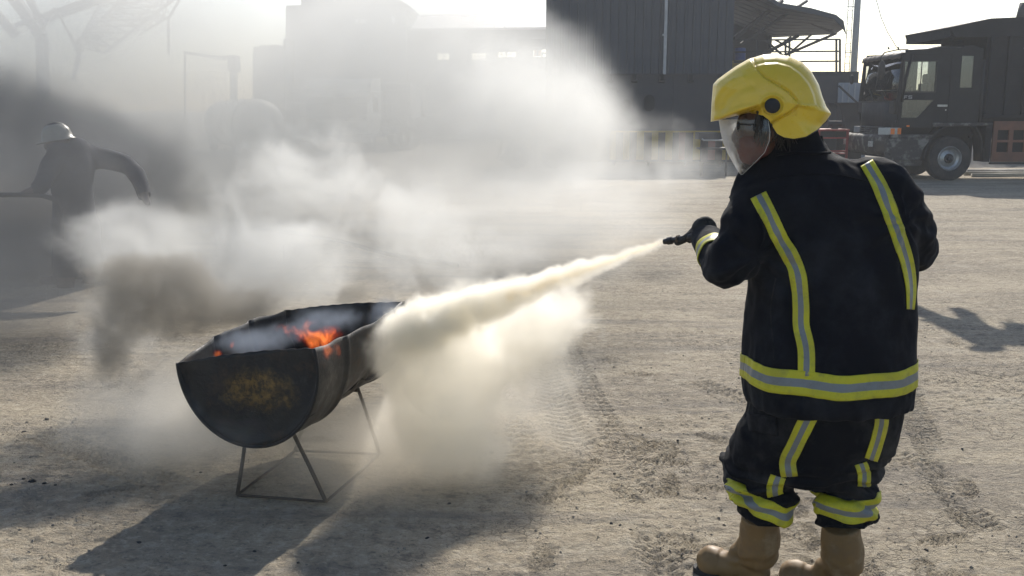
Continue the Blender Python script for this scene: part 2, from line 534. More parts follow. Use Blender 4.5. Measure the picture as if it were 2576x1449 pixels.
# char and oil residue lying in the trough
mb = MB(); rows = []
for i in range(31):
    s = 0.02 + 0.96 * i / 30
    a = drum_sec(s, -0.62, -0.006); b = drum_sec(s, 0.5, -0.006)
    rows.append([Vector((a.x + (b.x - a.x) * k / 16, s * DL, 0.38 + 0.02 * noise.noise(Vector((s * 9, k * 0.5, 2)))) ) for k in range(17)])
mb.grid(rows); mb.build('burning_residue', M_SOOT, drum, smooth=True)

# rod stand under it
FR, FL, RR, RL = G(820, 1262, 0.012), G(597, 1245, 0.012), G(955, 1142, 0.012), G(742, 1134, 0.012)
def dl(x, s, z):
    return Matrix.Rotation(DR_RZ, 3, 'Z') @ Vector((x, s * DL, z)) + DR_O
stand = empty('rod_stand', (FR + FL + RR + RL) / 4, 0, 'thin rusty steel rod stand with splayed legs carrying the burning drum', 'stand')
def rod(name, a, b, r=0.0085):
    mb = MB(); o = stand.location
    mb.tube([Vector(a) - o, (Vector(a) + Vector(b)) / 2 - o + Vector((0.002, 0, 0)), Vector(b) - o], r, 8)
    return mb.build(name, M_ROD, stand, smooth=True)
rod('leg', dl(0.115, 0.16, 0.272), FR); rod('leg', dl(-0.10, 0.16, 0.262), FL)
rod('leg', dl(0.12, 0.86, 0.292), RR); rod('leg', dl(-0.10, 0.86, 0.285), RL)
rod('base_rod', FR, RR, 0.006); rod('base_rod', FL, FR, 0.006); rod('base_rod', RR, RL, 0.006); rod('base_rod', RL, FL, 0.006)
rod('cradle_rod', dl(-0.11, 0.16, 0.2545), dl(0.12, 0.16, 0.2545), 0.0075)
rod('cradle_rod', dl(-0.11, 0.86, 0.272), dl(0.12, 0.86, 0.272), 0.0075)
# ------------------------------------------------------------------ figures: helpers
def loft(rows, mb, n=40, cap=True, ex=2.4):
    """rows: (v, uL, uR, y, depth half) horizontal superellipse rings given by the silhouette at depth y"""
    rings = []
    for v, ul, ur, y, b in rows:
        a0 = P(ul, v, y); a1 = P(ur, v, y)
        c = (a0 + a1) / 2; a = (a1.x - a0.x) / 2
        rings.append(ring(c, a, b, n, ex))
    fs = []; vs = [p for r in rings for p in r]
    for i in range(len(rings) - 1):
        for k in range(n):
            q = i * n + k; w = i * n + (k + 1) % n
            fs.append((q, w, w + n, q + n))
    fs.append(tuple(reversed(range(n)))); fs.append(tuple((len(rings) - 1) * n + k for k in range(n)))
    mb.add(vs, fs)
def ring(c, a, b, n=40, ex=2.4):
    out = []
    for k in range(n):
        t = 2 * math.pi * k / n
        ct, st = math.cos(t), math.sin(t)
        out.append(Vector((c[0] + a * abs(ct) ** (2 / ex) * (1 if ct >= 0 else -1), c[1] + b * abs(st) ** (2 / ex) * (1 if st >= 0 else -1), c[2])))
    return out
def smooth_path(pts, n=6):
    """Catmull-Rom through (Vector, radius)"""
    out = []
    q = [pts[0]] + list(pts) + [pts[-1]]
    for i in range(1, len(q) - 2):
        for k in range(n):
            t = k / n
            def cr(a, b, c, d):
                return 0.5 * ((2 * b) + (c - a) * t + (2 * a - 5 * b + 4 * c - d) * t * t + (3 * b - a - 3 * c + d) * t ** 3)
            p = cr(q[i - 1][0], q[i][0], q[i + 1][0], q[i + 2][0])
            r = cr(q[i - 1][1], q[i][1], q[i + 1][1], q[i + 2][1])
            out.append((p, r))
    out.append(pts[-1])
    return out
def limb(mb, pts, n=16, k=6):
    sp = smooth_path([(Vector(p), r) for p, r in pts], k)
    mb.tube([p for p, r in sp], [r for p, r in sp], n)
    mb.sphere(sp[0][0], sp[0][1] * 0.98, n, 10); mb.sphere(sp[-1][0], sp[-1][1] * 0.98, n, 10)

def fuse(mb, name, voxel=0.008, smooth=6, disp=None, fac=0.5, post=0):
    """union of the collected shapes as one continuous skin (voxel remesh, relaxed), then fold displacement"""
    me = bpy.data.meshes.new(name + '_raw')
    me.from_pydata(mb.v, [], mb.f)
    o = bpy.data.objects.new(name + '_raw', me); COL.objects.link(o)
    r = o.modifiers.new('r', 'REMESH'); r.mode = 'VOXEL'; r.voxel_size = voxel; r.use_smooth_shade = True
    s = o.modifiers.new('s', 'SMOOTH'); s.iterations = smooth; s.factor = fac
    dg = bpy.context.evaluated_depsgraph_get()
    ev = o.evaluated_get(dg)
    out = bpy.data.meshes.new_from_object(ev)
    bpy.data.objects.remove(o); bpy.data.meshes.remove(me)
    out.name = name
    if disp:
        for rep in disp:
            n = len(out.vertices)
            co = np.empty(n * 3, np.float32); out.vertices.foreach_get('co', co); co = co.reshape(-1, 3)
            no = np.array([v.normal[:] for v in out.vertices], np.float32)
            d = rep(co, no)
            co = co + no * d[:, None]
            out.vertices.foreach_set('co', co.ravel()); out.update()
    out.polygons.foreach_set('use_smooth', [True] * len(out.polygons))
    return out
def bvh_of(me):
    return BVHTree.FromPolygons([v.co.copy() for v in me.vertices], [tuple(p.vertices) for p in me.polygons])

def n3(co, sx, sy, sz, off=0.0):
    return np.array([noise.noise(Vector((x * sx + off, y * sy - off, z * sz + off * 0.5))) for x, y, z in co])

CAMP = Vector((0, 0, CAM_H))
TP = [-1.0, -0.36, -0.34, 0.0, 0.34, 0.36, 1.0]
def px_tape(name, pts, wpx, bvh, parent, lift=0.0035, n=60, across=13, mats=None):
    """a tape sewn onto the cloth: run along picture positions, laid on the cloth surface"""
    sp = smooth_path([(Vector((p[0], p[1], 0)), p[2] if len(p) > 2 else 1.0) for p in pts], 12)
    L = [0]
    for i in range(1, len(sp)): L.append(L[-1] + (sp[i][0] - sp[i - 1][0]).length)
    rows = []
    for i in range(n + 1):
        s = L[-1] * i / n
        j = 0
        while j < len(L) - 2 and L[j + 1] < s: j += 1
        t = (s - L[j]) / max(1e-6, L[j + 1] - L[j])
        c = sp[j][0].lerp(sp[j + 1][0], t); w = sp[j][1] * (1 - t) + sp[j + 1][1] * t
        d = (sp[min(j + 1, len(sp) - 1)][0] - sp[max(j - 1, 0)][0]).normalized()
        nx_ = Vector((-d.y, d.x, 0))
        row = []
        for k in range(across):
            q = c + nx_ * (wpx / 2 * w * (2 * k / (across - 1) - 1))
            h = bvh.ray_cast(CAMP, ray(q.x, q.y).normalized())
            if h[0] is None or h[0].y > 4.2: row.append(None)
            else: row.append(h[0] + h[1] * lift)
        rows.append(row)
    return strip(name, rows, parent, mats)
def wrap_tape(name, c, ax, w, bvh, parent, rad=0.5, lift=0.0035, n=120, across=13, a0=0, a1=2 * math.pi, wob=None, mats=None, close=True):
    """a tape round a sleeve, leg or hem: laid on the cloth from outside in"""
    ax = Vector(ax).normalized(); c = Vector(c)
    e1 = ax.cross(Vector((0, 1, 0.01))).normalized(); e2 = ax.cross(e1)
    rows = []
    for i in range(n + 1):
        a = a0 + (a1 - a0) * i / n
        d = e1 * math.cos(a) + e2 * math.sin(a)
        row = []
        for k in range(across):
            o = c + ax * (w * (k / (across - 1) - 0.5) + (wob(a) if wob else 0))
            h = bvh.ray_cast(o + d * rad, -d, rad)
            row.append(None if h[0] is None else h[0] + h[1] * lift)
        rows.append(row)
    return strip(name, rows, parent, mats)
def strip(name, rows, parent, mats):
    mb = MB(); ids = {}
    vs = []
    for i, rw in enumerate(rows):
        for k, p in enumerate(rw):
            if p is not None: ids[(i, k)] = len(vs); vs.append(p)
    fs = []; ms = []
    A = len(rows[0])
    for i in range(len(rows) - 1):
        for k in range(A - 1):
            q = [(i, k), (i, k + 1), (i + 1, k + 1), (i + 1, k)]
            if all(x in ids for x in q):
                pp = [vs[ids[x]] for x in q]
                if max((pp[0] - pp[2]).length, (pp[1] - pp[3]).length) > 0.05: continue
                fs.append(tuple(ids[x] for x in q))
                t = abs((k + 0.5) / (A - 1) * 2 - 1)
                ms.append(1 if t < 0.38 else 0)
    mb.add(vs, fs); mb.m = ms
    o = mb.build(name, None, parent, smooth=True, mats=mats)
    s = o.modifiers.new('thick', 'SOLIDIFY'); s.thickness = 0.0022; s.offset = 0
    return o

# ------------------------------------------------------------------ cloth materials
def cloth_fn(base, dusty, amt):
    def fn(nt, bs, tc):
        n1 = nt.noise(tc, 5, 6, 0.65); n2 = nt.noise(tc, 1.6, 3, 0.5)
        c = nt.mixc(nt.mul(nt.mr(n1, 0.50, 0.72), amt), base, dusty)
        c = nt.mixc(nt.mul(nt.mr(n2, 0.45, 0.65), 0.35), c, [x * 0.55 for x in base])
        nt.put(bs.inputs['Base Color'], c)
        bs.inputs['Sheen Weight'].default_value = 0.03
        bs.inputs['Sheen Roughness'].default_value = 0.5
        b = nt.n('ShaderNodeBump'); b.inputs['Strength'].default_value = 0.45; b.inputs['Distance'].default_value = 0.004
        nt.put(b.inputs['Height'], nt.add(nt.mul(nt.noise(tc, 700, 2, 0.5), 0.25), nt.noise(tc, 26, 5, 0.6)))
        nt.put(bs.inputs['Normal'], b.outputs[0])
    return fn
M_NAVY = mat('dark navy turnout cloth', (0.01, 0.012, 0.018), 0.88, fn=cloth_fn((0.0028, 0.0042, 0.0085), (0.034, 0.038, 0.046), 0.6), spec=0.12)
M_NAVY2 = mat('dusty turnout cloth with painted highlights', (0.01, 0.012, 0.018), 0.88, fn=cloth_fn((0.0030, 0.0042, 0.0075), (0.062, 0.060, 0.060), 0.8), spec=0.12)  # paler patches are dust, strengthened to stand in for fold highlights
def tape_fn(col, dirt):
    def fn(nt, bs, tc):
        n1 = nt.noise(tc, 30, 6, 0.7); n2 = nt.noise(tc, 7, 4, 0.6)
        c = nt.mixc(nt.mul(nt.mr(n1, 0.50, 0.70), 0.55), col, dirt)
        c = nt.mixc(nt.mul(nt.mr(n2, 0.45, 0.62), 0.35), c, dirt)
        nt.put(bs.inputs['Base Color'], c)
        b = nt.n('ShaderNodeBump'); b.inputs['Strength'].default_value = 0.3; b.inputs['Distance'].default_value = 0.003
        nt.put(b.inputs['Height'], nt.noise(tc, 50, 4, 0.6))
        nt.put(bs.inputs['Normal'], b.outputs[0])
    return fn
M_LIME = mat('fluorescent yellow tape', (0.5, 0.55, 0.02), 0.6, fn=tape_fn((0.56, 0.52, 0.016), (0.24, 0.22, 0.04)))
M_SILV = mat('grey reflective tape', (0.2, 0.21, 0.22), 0.45, fn=tape_fn((0.20, 0.215, 0.225), (0.13, 0.13, 0.12)))
TAPE = [M_LIME, M_SILV]
def boot_fn(nt, bs, tc):
    n1 = nt.noise(tc, 9, 7, 0.7); n2 = nt.noise(tc, 3, 3, 0.5)
    c = nt.mixc(nt.mr(n2, 0.35, 0.65), (0.180, 0.108, 0.038), (0.26, 0.160, 0.066))
    c = nt.mixc(nt.mul(nt.mr(n1, 0.48, 0.68), 0.6), c, (0.14, 0.10, 0.06))
    c = nt.mixc(nt.mul(nt.mr(nt.noise(tc, 5, 6, 0.7), 0.55, 0.7), 0.5), c, (0.40, 0.33, 0.22))
    nt.put(bs.inputs['Base Color'], c)
    nt.put(bs.inputs['Roughness'], nt.mr(n1, 0.3, 0.7, 0.42, 0.8))
M_BOOT = mat('tan rubber boots', (0.25, 0.16, 0.08), 0.55, fn=boot_fn)
M_BSOLE = mat('black rubber sole', (0.02, 0.02, 0.02), 0.8, grime=(0.12, 0.10, 0.08))
M_GLOVE = mat('black work glove', (0.014, 0.015, 0.017), 0.8, grime=(0.06, 0.055, 0.05), gscale=14, bump=0.5, bscale=120)
M_SKIN = mat('brown skin', (0.11, 0.055, 0.035), 0.55, vary=0.1)
M_SKIN2 = mat('sooty brown skin', (0.07, 0.045, 0.035), 0.6, vary=0.1)
M_MASK = mat('red cloth face mask', (0.15, 0.040, 0.030), 0.9, grime=(0.07, 0.02, 0.015), gscale=20, bump=0.3)
M_HAIR = mat('black hair', (0.012, 0.010, 0.009), 0.55)
M_BLACKP = mat('black plastic', (0.012, 0.012, 0.014), 0.45, grime=(0.05, 0.045, 0.04), gscale=12)
# ------------------------------------------------------------------ the firefighter
Y0 = 3.05
# --- body: one continuous skin
mb = MB()
loft([(1185, 1960, 2150, 3.04, .07), (1100, 1930, 2215, 3.03, .12), (950, 1925, 2240, 3.04, .12), (800, 1930, 2240, 3.06, .115), (600, 1935, 2250, 3.10, .12),
      (500, 1930, 2235, 3.13, .12), (440, 1950, 2150, 3.16, .09), (400, 1965, 2060, 3.15, .06), (330, 1935, 2015, 3.14, .055), (300, 1925, 2000, 3.13, .055)], mb, 28, ex=2.2)
limb(mb, [((P(1960, 500, 3.12)), .065), (P(1895, 590, 3.08), .055), (P(1845, 662, 3.05), .045), (P(1818, 640, 3.17), .042), (P(1787, 605, 3.33), .03), (P(1768, 592, 3.37), .03)])
limb(mb, [((P(2210, 480, 3.12)), .065), (P(2275, 550, 3.12), .055), (P(2315, 628, 3.14), .045), (P(2275, 645, 3.32), .04), (P(2190, 640, 3.50), .03), (P(2150, 635, 3.55), .03)])
LEGL = [(P(1965, 1090, 3.03), .09), (P(1935, 1180, 3.08), .065), (P(1908, 1290, 3.07), .045), (P(1895, 1380, 3.12), .036), (G(1885, 1468) + Vector((0, 0, .08)), .030)]
LEGR = [(P(2135, 1090, 3.03), .09), (P(2128, 1180, 3.05), .065), (P(2118, 1310, 3.02), .045), (P(2108, 1400, 3.04), .036), (G(2103, 1500) + Vector((0, 0, .08)), .030)]
limb(mb, LEGL); limb(mb, LEGR)
FDIR = Vector((-0.86, 0.5, 0)).normalized()
def foot(mb, ankle, s=1.0, r=0.026):
    a = Vector((ankle.x, ankle.y, 0.05))
    limb(mb, [(a - FDIR * 0.03, r), (a + FDIR * 0.06, r), (a + FDIR * 0.13, r * 0.85)])
foot(mb, LEGL[-1][0]); foot(mb, LEGR[-1][0])
# head: skull, brow, nose, jaw, ear
LAT = Vector((0.26, 0.966, 0)).normalized()          # from the near side of the head to the far side
FWD = Vector((-0.966, 0.26, 0)).normalized()
Yh = 3.10
def H(u, v, lat=0.0): return P(u, v, Yh) + LAT * lat
MF = Matrix((FWD, LAT, Vector((0, 0, 1)))).transposed()
mb.sphere(H(1948, 262), (0.098, 0.075, 0.105), 24, 16, MF)
mb.sphere(H(1912, 330), (0.060, 0.052, 0.085), 20, 14, MF)
mb.sphere(H(1885, 375), (0.033, 0.030, 0.032), 16, 10, MF)
mb.sphere(H(1868, 300), (0.016, 0.045, 0.018), 14, 10, MF)
limb(mb, [(H(1862, 312), .009), (H(1848, 345), .013), (H(1852, 350), .014)], 10, 4)
limb(mb, [(H(1860, 368, -0.018), .008), (H(1855, 369), .011), (H(1860, 368, 0.018), .008)], 10, 3)
for s in (-1, 1):
    mb.sphere(H(1876, 318, 0.03 * s), 0.014, 12, 8)
    mb.sphere(H(1933, 335, 0.072 * s), (0.022, 0.010, 0.030), 12, 8, MF)
body_me = fuse(mb, 'person', 0.0075, 4)
person = link_mesh('person', body_me, M_SKIN)
tag(person, 'firefighter in navy coat with lime stripes and yellow visored helmet, seen from behind', 'person')

# --- jacket
mb = MB()
loft([(1014, 1886, 2283, 3.02, .205), (985, 1881, 2287, 3.02, .212), (950, 1878, 2289, 3.02, .212), (880, 1877, 2289, 3.03, .208), (800, 1882, 2290, 3.05, .20), (720, 1890, 2292, 3.06, .195),
      (640, 1893, 2296, 3.08, .19), (560, 1880, 2296, 3.10, .188), (500, 1858, 2280, 3.12, .18), (455, 1868, 2246, 3.13, .155), (430, 1885, 2208, 3.14, .13), (410, 1900, 2150, 3.14, .11),
      (385, 1912, 2094, 3.14, .098), (345, 1925, 2066, 3.135, .090), (315, 1930, 2055, 3.13, .086)], mb, 48)
SH_L = [(P(1962, 505, 3.10), .108), (P(1905, 560, 3.06), .112), (P(1868, 630, 3.02), .092), (P(1838, 668, 3.01), .072), (P(1812, 655, 3.10), .066), (P(1796, 632, 3.20), .062), (P(1784, 612, 3.29), .060), (P(1776, 600, 3.33), .058)]
SH_R = [(P(2190, 480, 3.10), .108), (P(2243, 520, 3.09), .100), (P(2284, 575, 3.09), .085), (P(2306, 622, 3.12), .073), (P(2285, 638, 3.24), .066), (P(2230, 640, 3.40), .06), (P(2180, 640, 3.50), .056)]
limb(mb, SH_L, 24); limb(mb, SH_R, 24)
limb(mb, [(P(2130, 446, 3.13), .06), (P(2205, 484, 3.11), .085)], 20)
limb(mb, [(P(1970, 455, 3.12), .075), (P(1900, 500, 3.12), .085)], 20)
# front flap edge below the chin
limb(mb, [(P(1893, 418, 3.13), .035), (P(1866, 468, 3.13), .035), (P(1858, 520, 3.12), .035)], 12)
def fold_big(co, no):
    x, y, z = co[:, 0], co[:, 1], co[:, 2]
    d = n3(co, 7, 7, 1.6, 3.0) * 0.015
    d += n3(co, 3, 3, 3, 8.0) * 0.010
    # gathers above the hem
    hem = np.clip((0.80 - z) / 0.10, 0, 1)
    d += hem * n3(co, 26, 26, 2, 1.0) * 0.007
    # drag lines from the armpits, ring folds at the elbows
    for e, rr in ((SH_L[3][0], 0.17), (SH_R[3][0], 0.15)):
        q = np.sqrt(((co - np.array(e)) ** 2).sum(1)); k = np.clip(1 - q / rr, 0, 1)
        w = n3(co, 9, 9, 9, 5.0)
        d += k * (np.sin(q * 85 + w * 6)) * 0.012
    for e in (P(1900, 640, 2.98), P(2262, 560, 2.98)):
        q = co - np.array(e); r = np.sqrt((q ** 2).sum(1)); k = np.clip(1 - r / 0.25, 0, 1)
        ang = np.arctan2(q[:, 2], q[:, 0])
        d += k * np.sin(ang * 9 + n3(co, 5, 5, 5, 2.0) * 3) * 0.011 * np.clip(r / 0.1, 0, 1)
    cl = np.clip(1 - np.abs(z - 1.50) / 0.06, 0, 1)
    d += cl * n3(co, 8, 8, 26, 4.0) * 0.008
    return d.astype(np.float32)
def fold_fine(co, no):
    r = n3(co, 22, 22, 12, 6.0)
    return (n3(co, 16, 16, 7, 9.0) * 0.005 + np.abs(r) * -0.006).astype(np.float32)
jk_me = fuse(mb, 'jacket', 0.0075, 9, [fold_big, fold_fine])
jacket = link_mesh('jacket', jk_me, M_NAVY, person)
jb = bvh_of(jk_me)
tape = lambda *a, **k: px_tape(*a, **k, mats=TAPE)
tape('back_stripe', [(1908, 492), (1935, 545), (1962, 600), (1993, 652), (2010, 705), (2015, 770), (2016, 820), (2028, 880), (2028, 946)], 42, jb, jacket, n=90)
tape('back_stripe', [(2180, 412, 0.9), (2212, 468), (2240, 540), (2262, 600), (2280, 660, .9), (2289, 720, .7), (2288, 778, .5)], 38, jb, jacket, n=90)
hc = P(2084, 930, 3.03)
wrap_tape('hem_stripe', (hc.x, hc.y, P(2084, 925, 3.03).z), (0, 0, 1), 0.073, jb, jacket, rad=0.5, n=200, mats=TAPE, wob=lambda a: 0.004 * math.sin(3 * a) + 0.003 * math.sin(7 * a + 1))
ca = (SH_L[-2][0] - SH_L[-4][0]).normalized()
wrap_tape('cuff_stripe', SH_L[-3][0].lerp(SH_L[-4][0], 0.15), ca, 0.078, jb, jacket, rad=0.12, n=70, mats=TAPE)
# yoke seam across the back and side seam, raised stitching
for nm, pts in (('yoke_seam', [(1930, 452), (2010, 440), (2100, 440), (2180, 458)]), ('side_seam', [(1952, 700), (1940, 780), (1945, 860), (1948, 905)])):
    mb = MB(); q_ = []
    sp = smooth_path([(Vector((a, b, 0)), 1) for a, b in pts], 14)
    for p_, r_ in sp:
        h = jb.ray_cast(CAMP, ray(p_.x, p_.y).normalized())
        if h[0] is not None: q_.append(h[0] + h[1] * 0.0015)
    mb.tube(q_, 0.0022, 6); mb.build(nm, M_NAVY2, jacket, smooth=True)
# zip edge showing under the chin, toggle cord hanging at the chest
mb = MB()
zp = [(1871, 440), (1858, 462), (1845, 482), (1835, 497)]
for i in range(26):
    t = i / 25 * (len(zp) - 1); j = min(int(t), len(zp) - 2); f = t - j
    u = zp[j][0] + (zp[j + 1][0] - zp[j][0]) * f; v = zp[j][1] + (zp[j + 1][1] - zp[j][1]) * f
    mb.box(P(u, v, 3.14), (0.005, 0.006, 0.0022), Matrix.Rotation(0.9, 3, 'Y'))
mb.tube([P(u, v, 3.14) + Vector((0.003, 0, 0)) for u, v in zp], 0.0028, 6)
mb.build('zip', M_BLACKP, jacket)
mb = MB(); mb.tube([P(1846, 505, 3.10), P(1838, 525, 3.08), P(1832, 545, 3.07), P(1826, 566, 3.07)], 0.0022, 6); mb.build('cord', M_BLACKP, jacket)
mb = MB()   # collar rolled edge
mb.tube([P(2066, 342, 3.13 - 0.02), P(2072, 372, 3.10), P(2088, 384, 3.06), P(2060, 386, 3.03), P(2000, 383, 3.03), P(1950, 390, 3.06)], 0.0045, 8)
mb.build('collar_seam', M_NAVY, jacket, smooth=True)

# --- trousers
mb = MB()
loft([(985, 1895, 2268, 3.03, .185), (1040, 1884, 2262, 3.03, .185), (1090, 1874, 2248, 3.04, .18), (1130, 1862, 2232, 3.05, .17), (1165, 1856, 2208, 3.05, .16), (1195, 1870, 2195, 3.05, .13)], mb, 40)
LL = [(P(1960, 1090, 3.03), .125), (P(1932, 1150, 3.08), .128), (P(1918, 1195, 3.08), .122), (P(1926, 1245, 3.04), .100), (P(1930, 1306, 3.03), .082)]
LR = [(P(2145, 1090, 3.03), .125), (P(2132, 1150, 3.06), .115), (P(2122, 1200, 3.05), .100), (P(2128, 1255, 3.0), .093), (P(2129, 1318, 2.98), .093)]
def leg_cyl(mb, pts, n=28):
    sp = smooth_path(pts, 6)
    mb.tube([p for p, r in sp], [r for p, r in sp], n)
leg_cyl(mb, LL); leg_cyl(mb, LR)
limb(mb, [(P(1858, 1145, 3.14), .045), (P(1848, 1162, 3.16), .04)], 14)
def bunch(co, no):
    z = co[:, 2]
    k = np.clip((0.56 - z) / 0.12, 0, 1)
    w = n3(co, 5, 5, 5, 2.0)
    side = np.array(co[:, 0] < P(2060, 1200, 3.0).x, float)
    d = k * np.sin(z * 120 + w * 7 + side * 2.0 + co[:, 0] * 14) * 0.019 * (0.65 + 0.8 * n3(co, 7, 7, 7, 6.0))
    d += k * n3(co, 9, 9, 30, 4.0) * 0.016
    d += n3(co, 6, 6, 3, 5.0) * 0.010 + n3(co, 14, 14, 9, 1.0) * 0.0045
    hk = np.clip(1 - np.abs(z - 0.32) / 0.06, 0, 1)
    return (d * (1 - 0.75 * hk)).astype(np.float32)
tr_me = fuse(mb, 'trousers', 0.0075, 5, [bunch, fold_fine])
trousers = link_mesh('trousers', tr_me, M_NAVY2, person)
tb = bvh_of(tr_me)
px = lambda *a, **k: px_tape(*a, parent=trousers, mats=TAPE, **k)
px('leg_stripe', [(2042, 1034), (2022, 1075), (1998, 1125), (1982, 1160), (1986, 1198)], 43, bvh=tb, n=60)
px('leg_stripe', [(1958, 1198), (1952, 1215), (1948, 1232), (1950, 1246)], 40, bvh=tb, n=30)
px('leg_stripe', [(2212, 1026), (2216, 1060), (2206, 1105), (2190, 1155)], 33, bvh=tb, n=60)
px('leg_stripe', [(2164, 1165), (2172, 1190), (2172, 1225)], 32, bvh=tb, n=40)
wrap_tape('cuff_band', P(1927, 1262, 3.03), (0.30, 0.0, 1), 0.062, tb, trousers, rad=0.142, n=90, mats=TAPE, wob=lambda a: 0.006 * math.sin(2 * a + 1) + 0.004 * math.sin(5 * a))
wrap_tape('cuff_band', P(2128, 1262, 2.99), (-0.04, 0.0, 1), 0.064, tb, trousers, rad=0.13, n=90, mats=TAPE, wob=lambda a: 0.004 * math.sin(3 * a))
# thigh pocket flap
pk = []
for i in range(9):
    row = []
    for k in range(9):
        u = 1884 + 70 * k / 8 + 6 * i / 8; v = 1038 + 46 * i / 8 + 12 * k / 8
        h = tb.ray_cast(CAMP, ray(u, v).normalized())
        row.append(h[0] + h[1] * 0.007 if h[0] is not None else None)
    pk.append(row)
if all(p is not None for r in pk for p in r):
    mb = MB(); mb.grid(pk); o = mb.build('pocket_flap', M_NAVY2, trousers, smooth=True)
    q = o.modifiers.new('thick', 'SOLIDIFY'); q.thickness = 0.005; q.offset = 0

# --- boots
def boot(ankle, top, lean):
    mb = MB()
    a = Vector((ankle.x, ankle.y, 0))
    sp = [(top, .062), (top.lerp(a, 0.30) + Vector((lean, 0, 0)), .068), (top.lerp(a, 0.52) + Vector((lean, 0, 0)), .064), (Vector((a.x, a.y, 0.10)), .055), (Vector((a.x, a.y, 0.07)), .052), (Vector((a.x, a.y, 0.035)), .045)]
    leg_cyl(mb, sp)
    mb.sphere(Vector((a.x, a.y, 0.055)) - FDIR * 0.008, 0.052, 18, 12); limb(mb, [(Vector((a.x, a.y, 0.15)) + FDIR * .01, .052), (a + FDIR * 0.05 + Vector((0, 0, 0.075)), .047)], 18)
    limb(mb, [(a + Vector((0, 0, 0.075)), .045), (a + FDIR * 0.08 + Vector((0, 0, 0.055)), .046), (a + FDIR * 0.125 + Vector((0, 0, 0.050)), .047), (a + FDIR * 0.150 + Vector((0, 0, 0.050)), .049)], 20)
    def wr(co, no):
        z = co[:, 2]
        k = np.clip(1 - np.abs(z - 0.13) / 0.07, 0, 1)
        d = k * np.sin(z * 130 + n3(co, 8, 8, 8, 1) * 6) * 0.0035 + n3(co, 9, 9, 6, 7) * 0.009 - np.abs(n3(co, 16, 16, 10, 4)) * 0.006
        f = (co[:, 0] - a.x) * FDIR.x + (co[:, 1] - a.y) * FDIR.y
        d += 0.005 * np.clip((f - 0.115) / 0.004, 0, 1)            # toe cap edge
        return d.astype(np.float32)
    m = fuse(mb, 'boot', 0.006, 10, [wr])
    o = link_mesh('boot', m, M_BOOT, person)
    mb = MB()
    S = Vector((-FDIR.y, FDIR.x, 0))
    out = []
    for k in range(36):
        t = 2 * math.pi * k / 36
        l = math.cos(t); w = math.sin(t)
        f = 0.066 + 0.145 * l; wd = 0.054 * (1 - 0.18 * max(0, -l)) * (1 if l > 0 else 0.92)
        out.append(a + FDIR * f + S * wd * w * (abs(w) ** -0.25 if abs(w) > 0.05 else 1))
    vs = [p + Vector((0, 0, 0.004)) for p in out] + [p + Vector((0, 0, 0.026)) for p in out]
    mb.add(vs, [tuple(range(36)), tuple(range(71, 35, -1))] + [(i, (i + 1) % 36, (i + 1) % 36 + 36, i + 36) for i in range(36)])
    mb.build('sole', M_BSOLE, o, bevel=0.003)
    return o
boot(G(1893, 1472), P(1910, 1292, 3.06), 0.008)
boot(G(2110, 1508), P(2116, 1318, 3.0), 0.006)

# --- gloves round the nozzle grip
NZ0, NZ1 = P(1742, 596, 3.36), P(1671, 608, 3.44)        # grip end, mouth of the nozzle
nd = (NZ1 - NZ0).normalized()
def glove(c, axis, palm_dir, cuff, side):
    """palm with five fingers curled round the axis"""
    mb = MB(); c = Vector(c); ax = axis.normalized(); pd = palm_dir.normalized(); third = ax.cross(pd).normalized()
    palm = c + pd * 0.034
    limb(mb, [(cuff, .045), (cuff.lerp(palm, 0.5), .042), (palm, .036)], 16)
    mb.sphere(palm, (0.045, 0.03, 0.045), 16, 10)
    for i, (ln, r) in enumerate(((0.9, .0118), (1.0, .0125), (0.97, .012), (0.8, .0105))):
        o = ax * (0.034 - 0.0225 * i)
        pts = []
        for k in range(6):
            t = math.pi * (0.15 + 1.12 * ln * k / 5)
            rr = 0.031
            pts.append((c + o + pd * math.cos(t) * rr + third * math.sin(t) * rr * side, r * (1 - 0.05 * k)))
        limb(mb, pts, 10, 3)
    pts = [(palm + ax * 0.03, .016), (c + ax * 0.055 - third * side * 0.024 + pd * 0.012, .0135), (c + ax * 0.068 - third * side * 0.024 - pd * 0.01, .0125), (c + ax * 0.062 - third * side * 0.010 - pd * 0.026, .011)]
    limb(mb, pts, 10, 4)
    def cr(co, no): return (n3(co, 30, 30, 30, 2) * 0.0025).astype(np.float32)
    m = fuse(mb, 'glove', 0.004, 3, [cr])
    return link_mesh('glove', m, M_GLOVE, person)
glove(P(1757, 588, 3.37), nd, (P(1775, 575, 3.34) - P(1757, 588, 3.37)), SH_L[-1][0], 1)
glove(P(2150, 632, 3.56), nd, Vector((0.5, -0.2, 0.2)), SH_R[-1][0], 1)

# --- nozzle and hose held in the gloves (a thing of its own)
noz = empty('spray_nozzle', NZ0, 0, 'black extinguisher nozzle and hose held in the firefighter\'s gloved left hand, spraying powder', 'nozzle')
q = nd.to_track_quat('Z', 'Y').to_matrix()
L = (NZ1 - NZ0).length
mb = MB()
mb.lathe([(0.0, -0.11), (0.011, -0.11), (0.012, -0.02), (0.0135, 0.0), (0.0135, 0.012), (0.0105, 0.016), (0.0098, L * 0.70), (0.0132, L * 0.72), (0.0135, L * 0.86), (0.0105, L * 0.88), (0.0098, L), (0.007, L), (0.006, L - 0.03), (0.0, L - 0.03)], 20, q, closed=True)
mb.build('barrel', M_BLACKP, noz, auto=40)
mb = MB(); mb.lathe([(0.0136, L * 0.45), (0.0146, L * 0.46), (0.0146, L * 0.52), (0.0136, L * 0.53)], 20, q, closed=True); mb.build('collar', M_ROD, noz, auto=40)
mb = MB()
